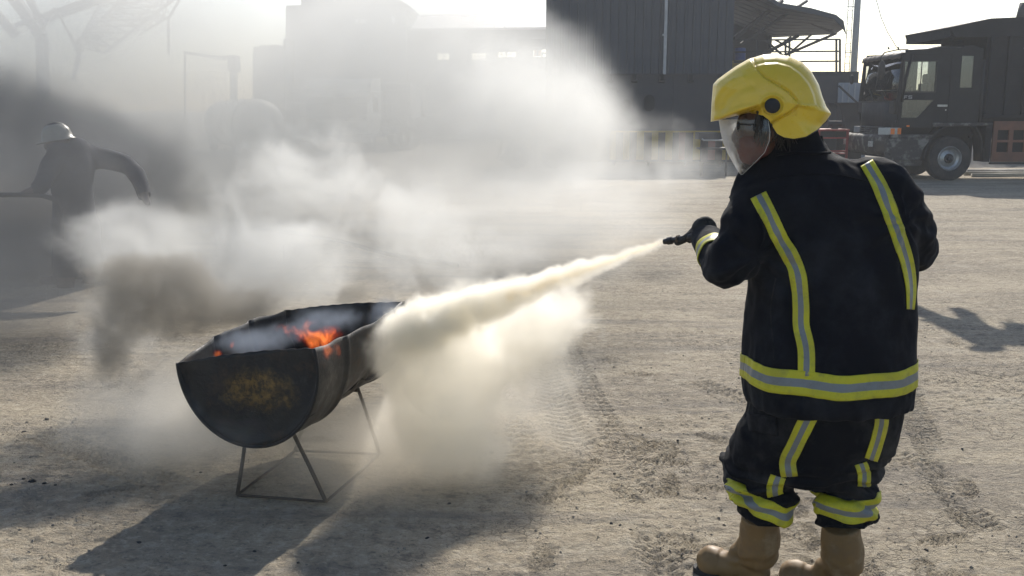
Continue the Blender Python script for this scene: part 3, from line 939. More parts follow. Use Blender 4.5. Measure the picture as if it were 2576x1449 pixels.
hp = [(NZ0 - nd * 0.10, .011), (P(1830, 600, 3.42), .011), (P(1930, 640, 3.50), .011), (P(2060, 660, 3.56), .011), (P(2150, 634, 3.56), .011), (P(2260, 800, 3.50), .011), (P(2200, 1000, 3.45), .011)]
sp = smooth_path(hp, 8)
mb.tube([p - NZ0 for p, r in sp], 0.011, 10); mb.build('hose', M_BLACKP, noz, smooth=True)
# ------------------------------------------------------------------ helmet (side outline carried round a head-wide shell)
def helm_fn(nt, bs, tc):
    n1 = nt.noise(tc, 14, 7, 0.7); n2 = nt.noise(tc, 4, 3, 0.5)
    c = nt.mixc(nt.mr(n2, 0.3, 0.7), (0.70, 0.49, 0.030), (0.78, 0.56, 0.045))
    c = nt.mixc(nt.mul(nt.mr(n1, 0.60, 0.76), 0.45), c, (0.36, 0.27, 0.06))
    sc = nt.noise(nt.vmath('MULTIPLY', tc, (1, 1, 5)), 60, 3, 0.6)
    c = nt.mixc(nt.mul(nt.mr(sc, 0.69, 0.73), 0.5), c, (0.30, 0.22, 0.05))
    nt.put(bs.inputs['Base Color'], c)
    nt.put(bs.inputs['Roughness'], nt.mr(n1, 0.35, 0.7, 0.24, 0.45))
M_HELM = mat('scuffed yellow helmet shell', (0.7, 0.56, 0.04), 0.3, fn=helm_fn, coat=0.25)

OUT = [(1790, 307), (1793, 255), (1797, 212), (1808, 200), (1830, 184), (1855, 167), (1885, 150), (1920, 140), (1950, 138), (1985, 145), (2015, 160), (2038, 184), (2055, 215), (2064, 245),
       (2073, 268), (2085, 285), (2072, 304), (2050, 325), (2022, 341), (1995, 346), (1972, 343), (1955, 334), (1944, 316), (1936, 301), (1922, 290), (1900, 285), (1878, 286), (1850, 292), (1820, 300)]
CU, CV = 1945.0, 248.0
def _outline(th):
    """distance from the centre to the outline in direction th (picture angle)"""
    dx, dy = math.cos(th), math.sin(th)
    best = 0
    n = len(OUT)
    for i in range(n):
        ax, ay = OUT[i]; bx_, by = OUT[(i + 1) % n]
        ax -= CU; ay -= CV; bx_ -= CU; by -= CV
        ex, ey = bx_ - ax, by - ay
        den = dx * ey - dy * ex
        if abs(den) < 1e-9: continue
        t = (ax * ey - ay * ex) / den; s = (ax * dy - ay * dx) / den
        if t > 0 and -1e-6 <= s <= 1 + 1e-6: best = max(best, t)
    return best
MPP = (P(CU + 50, CV, Yh) - P(CU - 50, CV, Yh)).length / 100.0     # metres per picture unit at the head
UPH = Vector((0, 0, 1))
HC = P(CU, CV, Yh)
# picture-plane axes at the helmet: x to the right, y down, perpendicular to LAT
AX = -FWD; AY = (P(CU, CV + 50, Yh) - P(CU, CV - 50, Yh)); AY = (AY - LAT * AY.dot(LAT)).normalized()
kx = (P(CU + 50, CV, Yh) - P(CU - 50, CV, Yh)).dot(AX) / 100.0; kx = MPP * MPP / kx
W = 0.123
def seg_d(u, v, poly):
    best = 1e9; sg = 1
    for (ax, ay), (bx_, by) in zip(poly[:-1], poly[1:]):
        ex, ey = bx_ - ax, by - ay
        t = max(0, min(1, ((u - ax) * ex + (v - ay) * ey) / (ex * ex + ey * ey)))
        dx, dy = u - ax - t * ex, v - ay - t * ey
        d = math.hypot(dx, dy)
        if d < best: best = d; sg = 1 if ex * dy - ey * dx > 0 else -1
    return best * sg
SWOOSH = [(1890, 128), (1894, 152), (1904, 178), (1925, 200), (1955, 218), (1982, 236), (2004, 262)]
LOWJ = [(2004, 262), (1985, 279), (1962, 293), (1944, 304), (1930, 320)]
REARF = [(2004, 262), (2025, 268), (2045, 270), (2060, 264), (2085, 250)]
DOME = [(1902, 168), (1925, 163), (1955, 162), (1985, 170), (2010, 188), (2030, 212), (2042, 238), (2047, 262)]
BROWR = [(1798, 262), (1815, 230), (1842, 207), (1872, 196)]
BRIM = [(1786, 296), (1830, 285), (1875, 270), (1915, 268)]
def ss(x, a, b):
    t = max(0, min(1, (x - a) / (b - a))); return t * t * (3 - 2 * t)
def feat(u, v):
    d = 0.0
    s = seg_d(u, v, SWOOSH + LOWJ[1:])
    # positive side = rear-lower? the front plate stands proud of the dome
    front = u < 2004 and s > 0
    sd = s
    d += 0.0140 * ss(sd, -1.6, 1.6)
    d -= 0.006 * math.exp(-(sd + 3) ** 2 / 8)
    r = abs(seg_d(u, v, REARF)); d += 0.007 * math.exp(-r * r / 30) * (1 if u > 1995 else 0)
    if sd < 0:
        m = seg_d(u, v, DOME); d += 0.008 * ss(m, -2, 5) if 1895 < u < 2055 and v < 268 else 0
        if u > 2000 and v > 268 or v > 290: d += 0.0030
    b = abs(seg_d(u, v, BROWR)); d += 0.006 * math.exp(-b * b / 60)
    b2 = abs(seg_d(u, v, [(x + 22, y + 22) for x, y in BROWR])); d -= 0.005 * math.exp(-b2 * b2 / 90)
    b3 = seg_d(u, v, BRIM); d += 0.004 * math.exp(-b3 * b3 / 60)
    e = math.hypot((u - 1944) / 1.0, (v - 266) / 0.9)
    d += 0.004 * math.exp(-((e - 27) / 5) ** 2); d -= 0.003 * ss(27 - e, 0, 4)
    return d
def openness(th):
    """0 where the two sides close over the crown, up to 1 along the open lower edge"""
    deg = math.degrees(th) % 360       # 0 right (rear), 90 down, 180 left (front), 270 up
    if 18 <= deg <= 158:
        a = ss(deg, 18, 48); b = ss(158 - deg, 0, 34)
        return min(a, b)
    return 0.0
NT_, NR_ = 280, 90
mb = MB()
for side in (-1, 1):
    rows = []
    for j in range(NR_ + 1):
        rho = (j / NR_)
        row = []
        for i in range(NT_):
            th = 2 * math.pi * i / NT_
            r = _outline(th)
            op = openness(th)
            rr = math.sin(rho * math.pi / 2)
            closed = (max(0.0, 1 - rr ** 2.3)) ** (1 / 2.0)
            opened = 1 - 0.22 * rr ** 2
            h = closed * (1 - op) + opened * op
            ext = r * (rr * (1 - op) + rho * op)
            u = CU + ext * math.cos(th); v = CV + ext * math.sin(th)
            f = feat(u, v) * (1 if j < NR_ else 0.5)
            edge_fade = 1.0
            if op < 0.3 and rr > 0.93: edge_fade = max(0, (1 - rr) / 0.07) * 0.6 + 0.1
            lat = W * h * (0.94 if th else 0.94) + f * edge_fade
            p = HC + AX * ((u - CU) * MPP) + AY * ((v - CV) * MPP) + LAT * lat * side
            row.append(p)
        rows.append(row)
    mb.grid(rows, close_u=True)
helmet = mb.build('helmet', M_HELM, person, smooth=True, merge=0.0012)
helmet.data.polygons.foreach_set('use_smooth', [True] * len(helmet.data.polygons))
so = helmet.modifiers.new('thick', 'SOLIDIFY'); so.thickness = 0.003; so.offset = -1
def HP(u, v, lat):
    return HC + AX * ((u - CU) * MPP) + AY * ((v - CV) * MPP) + LAT * lat
for s in (-1, 1):
    mb = MB()
    Mq = Matrix((AX, AY, LAT * s)).transposed()
    prof = [(0.0, 0.004), (0.014, 0.004), (0.0205, 0.002), (0.0225, -0.003), (0.0225, -0.012)]
    pr = [(r, z) for r, z in prof]
    mb.lathe(pr, 32, Mq, closed=True)
    mb.v = [tuple(Vector(p) + HP(1944, 266, s * (W * 0.94 + 0.0135))) for p in mb.v]
    mb.build('ear_disc', mat('helmet disc black', (0.010, 0.011, 0.016), 0.6), helmet, auto=30)
# edge bead under the shell
mb = MB()
for s in (-1, 1):
    pts = []
    for i in range(200):
        th = R(20 + 137 * i / 199); r = _outline(th); op = openness(th)
        h = 0.0 * (1 - op) + 0.78 * op
        pts.append(HP(CU + r * math.cos(th), CV + r * math.sin(th), s * W * h * 0.94))
    mb.tube(pts, 0.0022, 6)
mb.build('edge_trim', M_BLACKP, helmet, smooth=True)

# visor: a curved clear sheet hung under the brim
vm = bpy.data.materials.new('dusty visor with painted glare'); vm.use_nodes = True
nt = NT(vm.node_tree); bs = vm.node_tree.nodes['Principled BSDF']
out = [n for n in vm.node_tree.nodes if n.type == 'OUTPUT_MATERIAL'][0]
tcv = nt.n('ShaderNodeTexCoord').outputs['Object']
tr = nt.n('ShaderNodeBsdfTransparent'); tr.inputs[0].default_value = (0.93, 0.94, 0.94, 1)
tl = nt.n('ShaderNodeBsdfTranslucent'); tl.inputs[0].default_value = (0.9, 0.9, 0.88, 1)
gl = nt.n('ShaderNodeBsdfGlossy'); gl.inputs['Roughness'].default_value = 0.12; gl.inputs['Color'].default_value = (0.9, 0.9, 0.9, 1)
lw = nt.n('ShaderNodeLayerWeight'); lw.inputs[0].default_value = 0.45
nv = nt.noise(tcv, 26, 6, 0.7)
m1 = nt.n('ShaderNodeMixShader'); nt.put(m1.inputs[0], nt.math('ADD', nt.add(nt.mul(nt.mr(nv, 0.35, 0.7), 0.20), nt.mul(nt.mr(nt.vmath('DOT_PRODUCT', nt.vmath('SUBTRACT', tcv, tuple(HC)), tuple(FWD)), 0.085, 0.150, smooth=True), 0.62)), nt.mul(lw.outputs['Facing'], 0.45), clamp=True))  # dust film, whitened towards the front to paint in the sun's glare
df = nt.n('ShaderNodeBsdfDiffuse'); df.inputs[0].default_value = (.85, .85, .83, 1)
m0 = nt.n('ShaderNodeMixShader'); m0.inputs[0].default_value = .4; nt.put(m0.inputs[1], tl.outputs[0]); nt.put(m0.inputs[2], df.outputs[0])
nt.put(m1.inputs[1], tr.outputs[0]); nt.put(m1.inputs[2], m0.outputs[0])
m2 = nt.n('ShaderNodeMixShader'); nt.put(m2.inputs[0], nt.mul(lw.outputs['Fresnel'], 0.55)); nt.put(m2.inputs[1], m1.outputs[0]); nt.put(m2.inputs[2], gl.outputs[0])
nt.put(out.inputs['Surface'], m2.outputs[0])
front = [(1810, 300), (1814, 330), (1821, 360), (1833, 388), (1847, 414), (1863, 440)]
rear = [(1934, 300), (1938, 330), (1936, 352), (1925, 380), (1902, 405), (1870, 438)]
wid = [0.088, 0.092, 0.090, 0.082, 0.062, 0.012]
def interp(a, t):
    x = t * (len(a) - 1); j = min(int(x), len(a) - 2); f = x - j
    f2 = f
    if isinstance(a[0], tuple): return tuple(a[j][k] * (1 - f2) + a[j + 1][k] * f2 for k in range(2))
    return a[j] * (1 - f2) + a[j + 1] * f2
rows = []
for i in range(31):
    t = i / 30
    fu, fv = interp(front, t); ru, rv = interp(rear, t); w = interp(wid, t)
    row = []
    for k in range(41):
        a = math.pi * (k / 40 - 0.5)
        c = math.cos(a) ** 0.8 if math.cos(a) > 1e-6 else 0.0
        row.append(HP(ru + (fu - ru) * c, rv + (fv - rv) * c, w * math.sin(a)))
    rows.append(row)
mb = MB(); mb.grid(rows)
vis = mb.build('visor', vm, helmet, smooth=True)
mb = MB()
edge = [rows[i][0] for i in range(31)] + [rows[30][k] for k in range(0, 41, 4)] + [rows[i][40] for i in range(30, -1, -1)]
mb.tube(edge, 0.0009, 6)
mb.build('visor_edge', mat('milky visor edge', (0.5, 0.5, 0.48), 0.4), helmet, smooth=True)

# mask over nose and mouth, hair and dark glasses
mb = MB()
mb.sphere(H(1896, 366), (0.054, 0.057, 0.046), 28, 18, MF)
mb.sphere(H(1887, 392), (0.034, 0.036, 0.028), 20, 14, MF)
mb.sphere(H(1870, 362), (0.026, 0.022, 0.026), 16, 12, MF)
m = fuse(mb, 'face_mask', 0.004, 5, [lambda co, no: (n3(co, 30, 30, 14, 3) * 0.004).astype(np.float32)])
link_mesh('face_mask', m, M_MASK, person)
mb = MB()
rng = random.Random(5)
for k in range(150):
    s = rng.choice((-1, -1, 1)); u0 = rng.uniform(1905, 1990); v0 = rng.uniform(262, 300)
    l = rng.uniform(0.070, 0.082) * s
    p0 = H(u0, v0, l * 0.9); p1 = H(u0 - rng.uniform(-12, 10), v0 + rng.uniform(25, 45), l * 1.02); p2 = H(u0 - rng.uniform(-18, 18), v0 + rng.uniform(50, 82), l * 0.95)
    mb.tube([p0, p1, p2], [0.0035, 0.003, 0.001], 5)
mb.sphere(H(1965, 280), (0.085, 0.082, 0.09), 20, 14, MF)
mb.build('hair', M_HAIR, person, smooth=True)
mb = MB()
for s in (-1, 1):
    mb.sphere(H(1858, 316, 0.032 * s), (0.006, 0.026, 0.019), 14, 10, MF)
    mb.tube([H(1862, 312, 0.058 * s), H(1900, 312, 0.074 * s), H(1930, 318, 0.078 * s)], 0.0025, 6)
mb.tube([H(1857, 312, -0.012), H(1855, 310, 0), H(1857, 312, 0.012)], 0.002, 6)
mb.build('dark_glasses', mat('dark lens', (0.008, 0.008, 0.01), 0.15), person, smooth=True)
# ------------------------------------------------------------------ background
def pb(mb, u0, u1, v0, v1, Y, d, ground=False):
    """box whose front, at distance Y, spans the picture rectangle; runs back d"""
    vm_ = (v0 + v1) / 2
    x0 = P(u0, vm_, Y).x; x1 = P(u1, vm_, Y).x
    z1 = P((u0 + u1) / 2, v0, Y).z; z0 = 0.0 if ground else P((u0 + u1) / 2, v1, Y).z
    return mb.bx(x0, x1, Y, Y + d, z0, z1)
M_CLAD = mat('dusty grey blue cladding', (0.042, 0.052, 0.068), 0.7, 0.1, grime=(0.075, 0.080, 0.088), gscale=0.8, gamt=0.4)
M_HULL = mat('dusty grey steel plate', (0.038, 0.041, 0.050), 0.75, 0.1, grime=(0.070, 0.067, 0.066), gscale=0.9, gamt=0.5)
M_DARKST = mat('dark steel section', (0.035, 0.037, 0.042), 0.7, 0.3, grime=(0.08, 0.065, 0.055), gscale=3)
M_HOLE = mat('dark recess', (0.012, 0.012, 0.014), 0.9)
M_PALEP = mat('pale grey pipe', (0.42, 0.43, 0.44), 0.6, grime=(0.2, 0.2, 0.2), gscale=3)
M_ROOFP = mat('pale sheet roof', (0.50, 0.46, 0.46), 0.6, grime=(0.36, 0.31, 0.30), gscale=0.5)
M_WALLD = mat('dim shed wall', (0.19, 0.19, 0.20), 0.85, grime=(0.12, 0.12, 0.13), gscale=0.4)
M_TOWER = mat('grey tower wall', (0.19, 0.20, 0.22), 0.85, grime=(0.13, 0.135, 0.15), gscale=0.3)
M_YEL = mat('yellow barrier paint', (0.40, 0.27, 0.03), 0.7, grime=(0.12, 0.10, 0.08), gscale=2)
M_BLK = mat('black barrier paint', (0.03, 0.03, 0.03), 0.8, grime=(0.10, 0.09, 0.08), gscale=2)
M_PINK = mat('faded red barrier paint', (0.26, 0.10, 0.08), 0.8, grime=(0.12, 0.10, 0.08), gscale=2)
M_RED = mat('red painted steel', (0.30, 0.025, 0.022), 0.6, grime=(0.10, 0.03, 0.02), gscale=4)
M_BLUE = mat('blue plastic drum', (0.02, 0.06, 0.24), 0.5, grime=(0.08, 0.09, 0.12), gscale=4)
M_STEEL = mat('worn bare steel', (0.45, 0.45, 0.44), 0.4, 0.8, grime=(0.15, 0.13, 0.11), gscale=6)
M_WHITE = mat('dusty white paint', (0.62, 0.61, 0.58), 0.5, grime=(0.36, 0.33, 0.28), gscale=1.2)
M_RUBBER = mat('dusty tyre rubber', (0.022, 0.022, 0.024), 0.85, grime=(0.10, 0.09, 0.075), gscale=5, gamt=0.6)
M_GLASSD = mat('dark window glass', (0.02, 0.025, 0.03), 0.12)

# --- the big machinery house standing on its steel hull
YB = 31.0
bx0, bx1 = P(1389, 100, YB).x, P(1846, 100, YB).x
zt = P(1600, 185, YB).z
bo = Vector(((bx0 + bx1) / 2, YB, 0))
hull = empty('machinery_house', bo, 0, 'tall dark ribbed machinery house on a plated steel hull with two portholes', 'building')
def rel(mb, o, name, m, parent, **k):
    mb.v = [(x - o.x, y - o.y, z - o.z) for x, y, z in mb.v]
    return mb.build(name, m, parent, **k)
mb = MB(); mb.bx(bx0 + 0.05, bx1 - 0.05, YB + 0.12, YB + 5.5, zt - 0.05, 5.9); rel(mb, bo, 'house_core', M_CLAD, hull)
NPAN = 22; pw = (bx1 - bx0) / NPAN
def panel_mb(w):
    mb = MB()
    prof = [(-w / 2 + 0.004, 0), (-w / 2 + 0.016, -0.034), (-w / 2 + 0.036, -0.034), (-w / 2 + 0.050, -0.006), (-0.012, -0.006), (0, -0.014), (0.012, -0.006), (w / 2 - 0.004, -0.006), (w / 2 - 0.004, 0.02), (-w / 2 + 0.004, 0.02)]
    vs = [(x, y, 0) for x, y in prof] + [(x, y, 5.9 - zt) for x, y in prof]
    n = len(prof)
    mb.add(vs, [tuple(range(n)), tuple(reversed(range(n, 2 * n)))] + [(i, (i + 1) % n, (i + 1) % n + n, i + n) for i in range(n)])
    return mb
first = None
for i in range(NPAN):
    x = bx0 + pw * (i + 0.5)
    if first is None: first = panel_mb(pw).build('cladding_panel', M_CLAD, hull); o = first
    else: o = first.copy(); COL.objects.link(o); o.parent = hull
    o.location = (x - bo.x, 0.085 + random.uniform(-0.006, 0.006), zt - random.uniform(0, 0.02))
for i in range(18):      # side sheets of the house
    o = first.copy(); COL.objects.link(o); o.parent = hull
    o.rotation_euler = (0, 0, R(-90)); o.location = (bx0 - bo.x - 0.0, 0.2 + pw * (i + 0.5), zt)
    if i == 17: break
hx1 = P(2112, 250, YB).x
HULLP = [bx0 + 0.0, bx0 + 1.25, bx0 + 2.5, bx0 + 3.75, bx1 + 0.05, bx1 + 1.5, hx1]
mb = MB(); mb.bx(bx0 + 0.02, hx1, YB + 0.10, YB + 6, 0.35, zt - 0.06); rel(mb, bo, 'hull_core', M_HULL, hull)
for a, b in zip(HULLP[:-1], HULLP[1:]):
    mb = MB(); mb.bx(a + 0.006, b - 0.006, YB + 0.06 + random.uniform(0, 0.006), YB + 0.098, 0.40, zt - 0.07); rel(mb, bo, 'hull_plate', M_HULL, hull)
mb = MB(); mb.bx(bx0 - 0.03, bx1 + 0.02, YB - 0.02, YB + 0.1, zt - 0.07, zt); rel(mb, bo, 'sill_beam', M_DARKST, hull)
def disc(u, v, rx, rz, name='porthole'):
    c = P(u, v, YB); mb = MB()
    N = 28; vs = []; vo = []
    hz = max(0, rz - rx)
    def pt(k, s, y):
        a = 2 * math.pi * k / N
        return (c.x + rx * s * math.cos(a), y, c.z + rx * s * math.sin(a) + (hz if math.sin(a) > 0 else -hz))
    mb.add([pt(k, 1, YB + 0.045) for k in range(N)], [tuple(range(N))])
    o = rel(mb, bo, name, M_HOLE, hull)
    mb = MB(); mb.grid([[pt(k, s, y) for k in range(N)] for s, y in ((1.0, YB + 0.06), (1.0, YB + 0.03), (1.12, YB + 0.03), (1.12, YB + 0.06))], close_u=True)
    rel(mb, bo, 'rim', M_DARKST, o)
disc(1574, 264, 0.165, 0.165); disc(1634, 259, 0.165, 0.25)
for u in (1534, 1595, 1664, 1737, 1810):
    a = P(u, 186, YB); mb = MB()
    mb.bx(a.x - 0.065, a.x + 0.065, YB - 0.06, YB + 0.06, a.z - 0.20, a.z); mb.tube([(a.x - 0.08, YB - 0.02, a.z - 0.21), (a.x + 0.10, YB - 0.02, a.z - 0.22)], 0.05, 10)
    rel(mb, bo, 'bracket', M_HOLE, hull)
a = P(1542, 222, YB); mb = MB(); mb.bx(a.x - .16, a.x + .14, YB - 0.0, YB + 0.06, a.z - 0.06, a.z + .02); mb.tube([(a.x + .1, YB, a.z), (a.x + .15, YB, a.z - 0.12)], 0.045, 8); rel(mb, bo, 'hinge', M_HOLE, hull)
a = P(1586, 309, YB); mb = MB(); mb.bx(a.x - .08, a.x + .08, YB - 0.0, YB + 0.06, a.z - 0.04, a.z + .04); rel(mb, bo, 'latch', M_HOLE, hull)
t0, t1 = P(1676, -260, YB), P(1671, 187, YB)
mb = MB(); mb.bx(t1.x - .042, t1.x + .042, YB - 0.07, YB + 0.02, t1.z, 5.88); rel(mb, bo, 'downpipe', M_PALEP, hull)
mb = MB(); a = P(1671, 88, YB); mb.bx(a.x - .055, a.x + .055, YB - 0.08, YB + 0.03, a.z - .03, a.z + .03); rel(mb, bo, 'pipe_joint', M_PALEP, hull)
for a, b in ((bx0 + 0.1, hx1 - 0.1),):
    mb = MB(); mb.bx(a, b, YB + 0.5, YB + 5.5, 0.0, 0.36); rel(mb, bo, 'skid', M_HOLE, hull)
# deck edge right of the house, with a hanging plate
mb = MB(); pb(mb, 1846, 2160, 180, 212, YB + 0.3, 4); rel(mb, bo, 'deck_edge', M_DARKST, hull)

# --- open canopy shed behind the deck
YC = 33.0
co_ = P(1940, 100, YC); co_.z = 0
can = empty('canopy_shed', co_, 0, 'open steel canopy with a torn curved sheet roof, diagonal braces and handrails', 'shed')
def roofpoly(pts, Y, d, name, m):
    mb = MB(); q = [P(u, v, Y) for u, v in pts]
    mb.prism([(p.x, p.z) for p in q], 'y', Y, Y + d); return rel(mb, co_, name, m, can)
roofpoly([(1840, -60), (1900, -30), (1962, 7), (2040, 20), (2103, 37), (2122, 52), (2129, 86), (2122, 74), (2112, 62), (2098, 48), (2040, 34), (1962, 18), (1900, -16), (1840, -44)], YC - 1.2, 0.05, 'torn_roof_sheet', M_CLAD)
# roof sheets seen from beneath
q0 = [P(1846, -40, YC - 1.2), P(1962, 10, YC - 1.2), P(2103, 40, YC - 1.2), P(2126, 70, YC - 1.2)]
q1 = [P(1846, 60, YC + 5), P(1946, 94, YC + 5), P(2090, 86, YC + 5), P(2104, 84, YC + 5)]
for i in range(9):
    mb = MB(); rows = []
    for j in range(4):
        a, b = q0[j], q1[j]
        rows.append([a.lerp(b, i / 9 + 0.004), a.lerp(b, (i + 0.5) / 9) + Vector((0, 0, 0.03)), a.lerp(b, (i + 1) / 9 - 0.004)])
    mb.grid(rows); o = rel(mb, co_, 'roof_sheet', M_CLAD, can, smooth=True)
    s = o.modifiers.new('t', 'SOLIDIFY'); s.thickness = 0.012
mb = MB(); pb(mb, 1846, 1941, -60, 182, YC + 5, 0.2); rel(mb, co_, 'back_wall', M_HULL, can)
mb = MB(); pb(mb, 1936, 1942, 20, 182, YC + 4.8, 0.2); rel(mb, co_, 'post', M_DARKST, can)
def pbeam(u0, v0, y0, u1, v1, y1, w, name='brace', m=None):
    mb = MB(); mb.beam(P(u0, v0, y0), P(u1, v1, y1), w); return rel(mb, co_, name, m or M_DARKST, can)
for a in [(1846, 96, 32.0, 1968, 2, 34.0, .10), (1862, 112, 32.0, 2030, 2, 34.0, .08), (1917, 138, 32.3, 2008, 90, 33.0, .09), (1925, 100, 32.5, 1975, 145, 32.5, .06), (1900, 22, 33.0, 1945, 55, 33.0, .05),
          (1972, 140, 32.2, 2103, 84, 33.5, .07), (1950, 100, 32.2, 2000, 128, 32.2, .05), (1985, 135, 32.0, 2040, 88, 33.0, .05), (1846, 100, 32.2, 1900, 60, 34.0, .05), (1990, 92, 32.6, 1940, 130, 32.6, .05)]:
    pbeam(*a)
for v in (100, 130, 155):
    pbeam(1846, v + 1, 31.9, 2113, v - 1, 31.9, .045, 'handrail')
for u in (1905, 1976, 1986, 2104, 2113):
    pbeam(u, 99, 31.9, u, 182, 31.9, .055, 'rail_post')
for i in range(7):    # fine lattice hanging below the torn edge
    pbeam(2040 + i * 9, 60 + i * 3, 32.5, 2096, 84 - i * 2, 33.6, .02, 'purlin')
# blue drum and yellow crate on the deck
c = P(1862, 134, 32.2)
bd = empty('blue_drum', (c.x, 32.2, P(1862, 151, 32.2).z), 0, 'blue plastic drum standing on the deck under the canopy', 'drum')
mb = MB(); mb.lathe([(0.0, 0), (.165, 0), (.17, .03), (.17, .12), (.175, .13), (.17, .14), (.17, .26), (.175, .27), (.17, .28), (.165, .38), (.15, .39), (0, .39)], 24, closed=True); mb.build('shell', M_BLUE, bd, auto=30)
mb = MB(); mb.lathe([(.172, .375), (.182, .38), (.182, .40), (.172, .405)], 24); mb.build('lid_ring', M_BLK, bd)
c = P(1855, 160, 32.1)
yc = empty('yellow_crate', (c.x, 32.1, P(1855, 170, 32.1).z), 0, 'small yellow crate standing just below the blue drum', 'crate')
mb = MB(); mb.bx(-.16, .16, 0, .3, 0, .02); mb.bx(-.16, -.14, 0, .3, 0.02, .2); mb.bx(.14, .16, 0, .3, 0.02, .2); mb.bx(-.14, .14, 0, .02, .02, .2); mb.bx(-.14, .14, .28, .3, .02, .2); mb.build('body', M_YEL, yc)
mb = MB(); mb.bx(-.17, .17, -.01, 0.0, .17, .21); mb.build('rim', M_YEL, yc)

# --- mast with ladder and stays
YM = 46.0
m0 = P(2146, 200, YM); mo = Vector((m0.x, YM, 0))
mast = empty('steel_mast', mo, 0, 'slim pale steel mast with a caged ladder up its left side', 'mast')
mb = MB(); mb.tube([(0, 0, 0), (0, 0, 14)], [.16, .12], 12); mb.build('pole', mat('grey blue mast paint', (0.20, 0.24, 0.28), 0.6), mast, smooth=True)
for x in (-.42, -.20):
    mb = MB(); mb.beam((x, 0, 1), (x, 0, 14), .025); mb.build('ladder_rail', M_DARKST, mast)
fr = None
for i in range(44):
    if fr is None:
        mb = MB(); mb.beam((-.42, 0, 0), (-.20, 0, 0), .02); fr = mb.build('rung', M_DARKST, mast); o = fr
    else: o = fr.copy(); COL.objects.link(o); o.parent = mast
    o.location = (0, 0, 1.1 + .29 * i)
for i in range(6):
    mb = MB(); mb.beam((-.46, 0, 2.2 + 2 * i), (0, 0, 2.2 + 2 * i), .035); mb.build('bracket', M_PALEP, mast)
pts = [P(2190, -60, 46), P(2206, 5, 46), P(2216, 42, 46), P(2232, 80, 46), P(2255, 118, 46), P(2290, 150, 46)]
mb = MB(); mb.tube(pts, 0.016, 5); o = mb.build('hanging_cable', M_DARKST); tag(o, 'thin dark cable sagging across the sky beside the mast', 'cable')
pts = [P(2100, 150, 50), P(1990, 240, 50)]

# --- low grey container right of the hull
c = P(2131, 295, 25.9); mb = MB(); pb(mb, 2104, 2168, 262, 330, 26.3, 2.0)
cont = empty('grey_skip', (c.x, 26.3, 0), 0, 'grey steel skip standing between the hull and the truck nose', 'skip')
rel(mb, Vector((c.x, 26.3, 0)), 'body', M_HULL, cont)
mb = MB(); pb(mb, 2100, 2172, 258, 264, 26.25, 2.1); rel(mb, Vector((c.x, 26.3, 0)), 'top_rail', M_DARKST, cont)
mb = MB(); pb(mb, 2104, 2168, 330, 400, 26.5, 1.6); rel(mb, Vector((c.x, 26.3, 0)), 'base', M_HOLE, cont)
# gantry with pale panel above it
g0 = P(2125, 235, 31)
gan = empty('pale_container', (g0.x, 31, 0), 0, 'pale bluish container stack seen between the deck and the truck cab', 'container')
mb = MB(); pb(mb, 2108, 2185, 208, 300, 31, 2.4, ground=True); rel(mb, Vector((g0.x, 31, 0)), 'body', mat('pale blue grey steel', (0.28, 0.31, 0.35), 0.7, grime=(0.2, 0.2, 0.2), gscale=1), gan)
for u in (2118, 2133, 2148, 2163, 2178):
    mb = MB(); pb(mb, u, u + 3, 210, 300, 30.96, .035); rel(mb, Vector((g0.x, 31, 0)), 'rib', M_PALEP, gan)
mb = MB(); mb.beam(P(2110, 216, 30.5), P(2160, 262, 30.5), .05); rel(mb, Vector((g0.x, 31, 0)), 'strut', M_DARKST, gan)

# --- striped barrier boards in front of the hull
YF = 29.3
f0 = P(1700, 340, YF); fo = Vector((f0.x, YF, 0))
bar = empty('striped_barrier', fo, 0, 'long faded yellow and black striped board barrier in front of the hull', 'barrier')
n = 0
u = 1535.0
while u < 1905:
    w = random.choice((15, 17, 19))
    mm = (M_YEL, M_BLK, M_PINK, M_BLK)[n % 4] if n > 6 else (M_YEL, M_BLK)[n % 2]
    mb = MB(); pb(mb, u + .5, u + w - .5, 333, 402, YF + random.uniform(0, .01), .03); rel(mb, fo, 'board', mm, bar)
    u += w; n += 1
mb = MB(); pb(mb, 1533, 1905, 329, 333, YF - .03, .08); rel(mb, fo, 'top_rail', M_YEL, bar)
mb = MB(); pb(mb, 1533, 1905, 403, 408, YF - .02, .08); rel(mb, fo, 'bottom_rail', M_BLK, bar)
for u in (1540, 1630, 1720, 1810, 1900):
    mb = MB(); pb(mb, u, u + 6, 333, 430, YF + .06, .06, ground=True); rel(mb, fo, 'post', M_DARKST, bar)
# steel bench with bright tube
b0 = P(1797, 360, 24.6); bo2 = Vector((b0.x, 24.6, 0))
bench = empty('tool_cart', bo2, 0, 'low dark tool cart with a bright steel push bar, before the barrier', 'cart')
mb = MB(); mb.tube([P(1766, 349, 24.5), P(1770, 353, 24.5), P(1824, 353, 24.5), P(1829, 349, 24.5)], .022, 8); rel(mb, bo2, 'push_bar', M_STEEL, bench, smooth=True)
mb = MB(); pb(mb, 1758, 1806, 333, 351, 24.6, .5); rel(mb, bo2, 'box', M_HULL, bench)
mb = MB(); pb(mb, 1762, 1832, 372, 377, 24.55, .55); rel(mb, bo2, 'tray', M_DARKST, bench)
for u in (1764, 1826):
    for d in (0, .5):
        mb = MB(); pb(mb, u, u + 4, 350, 430, 24.56 + d, .04, ground=True); rel(mb, bo2, 'leg', M_DARKST, bench)

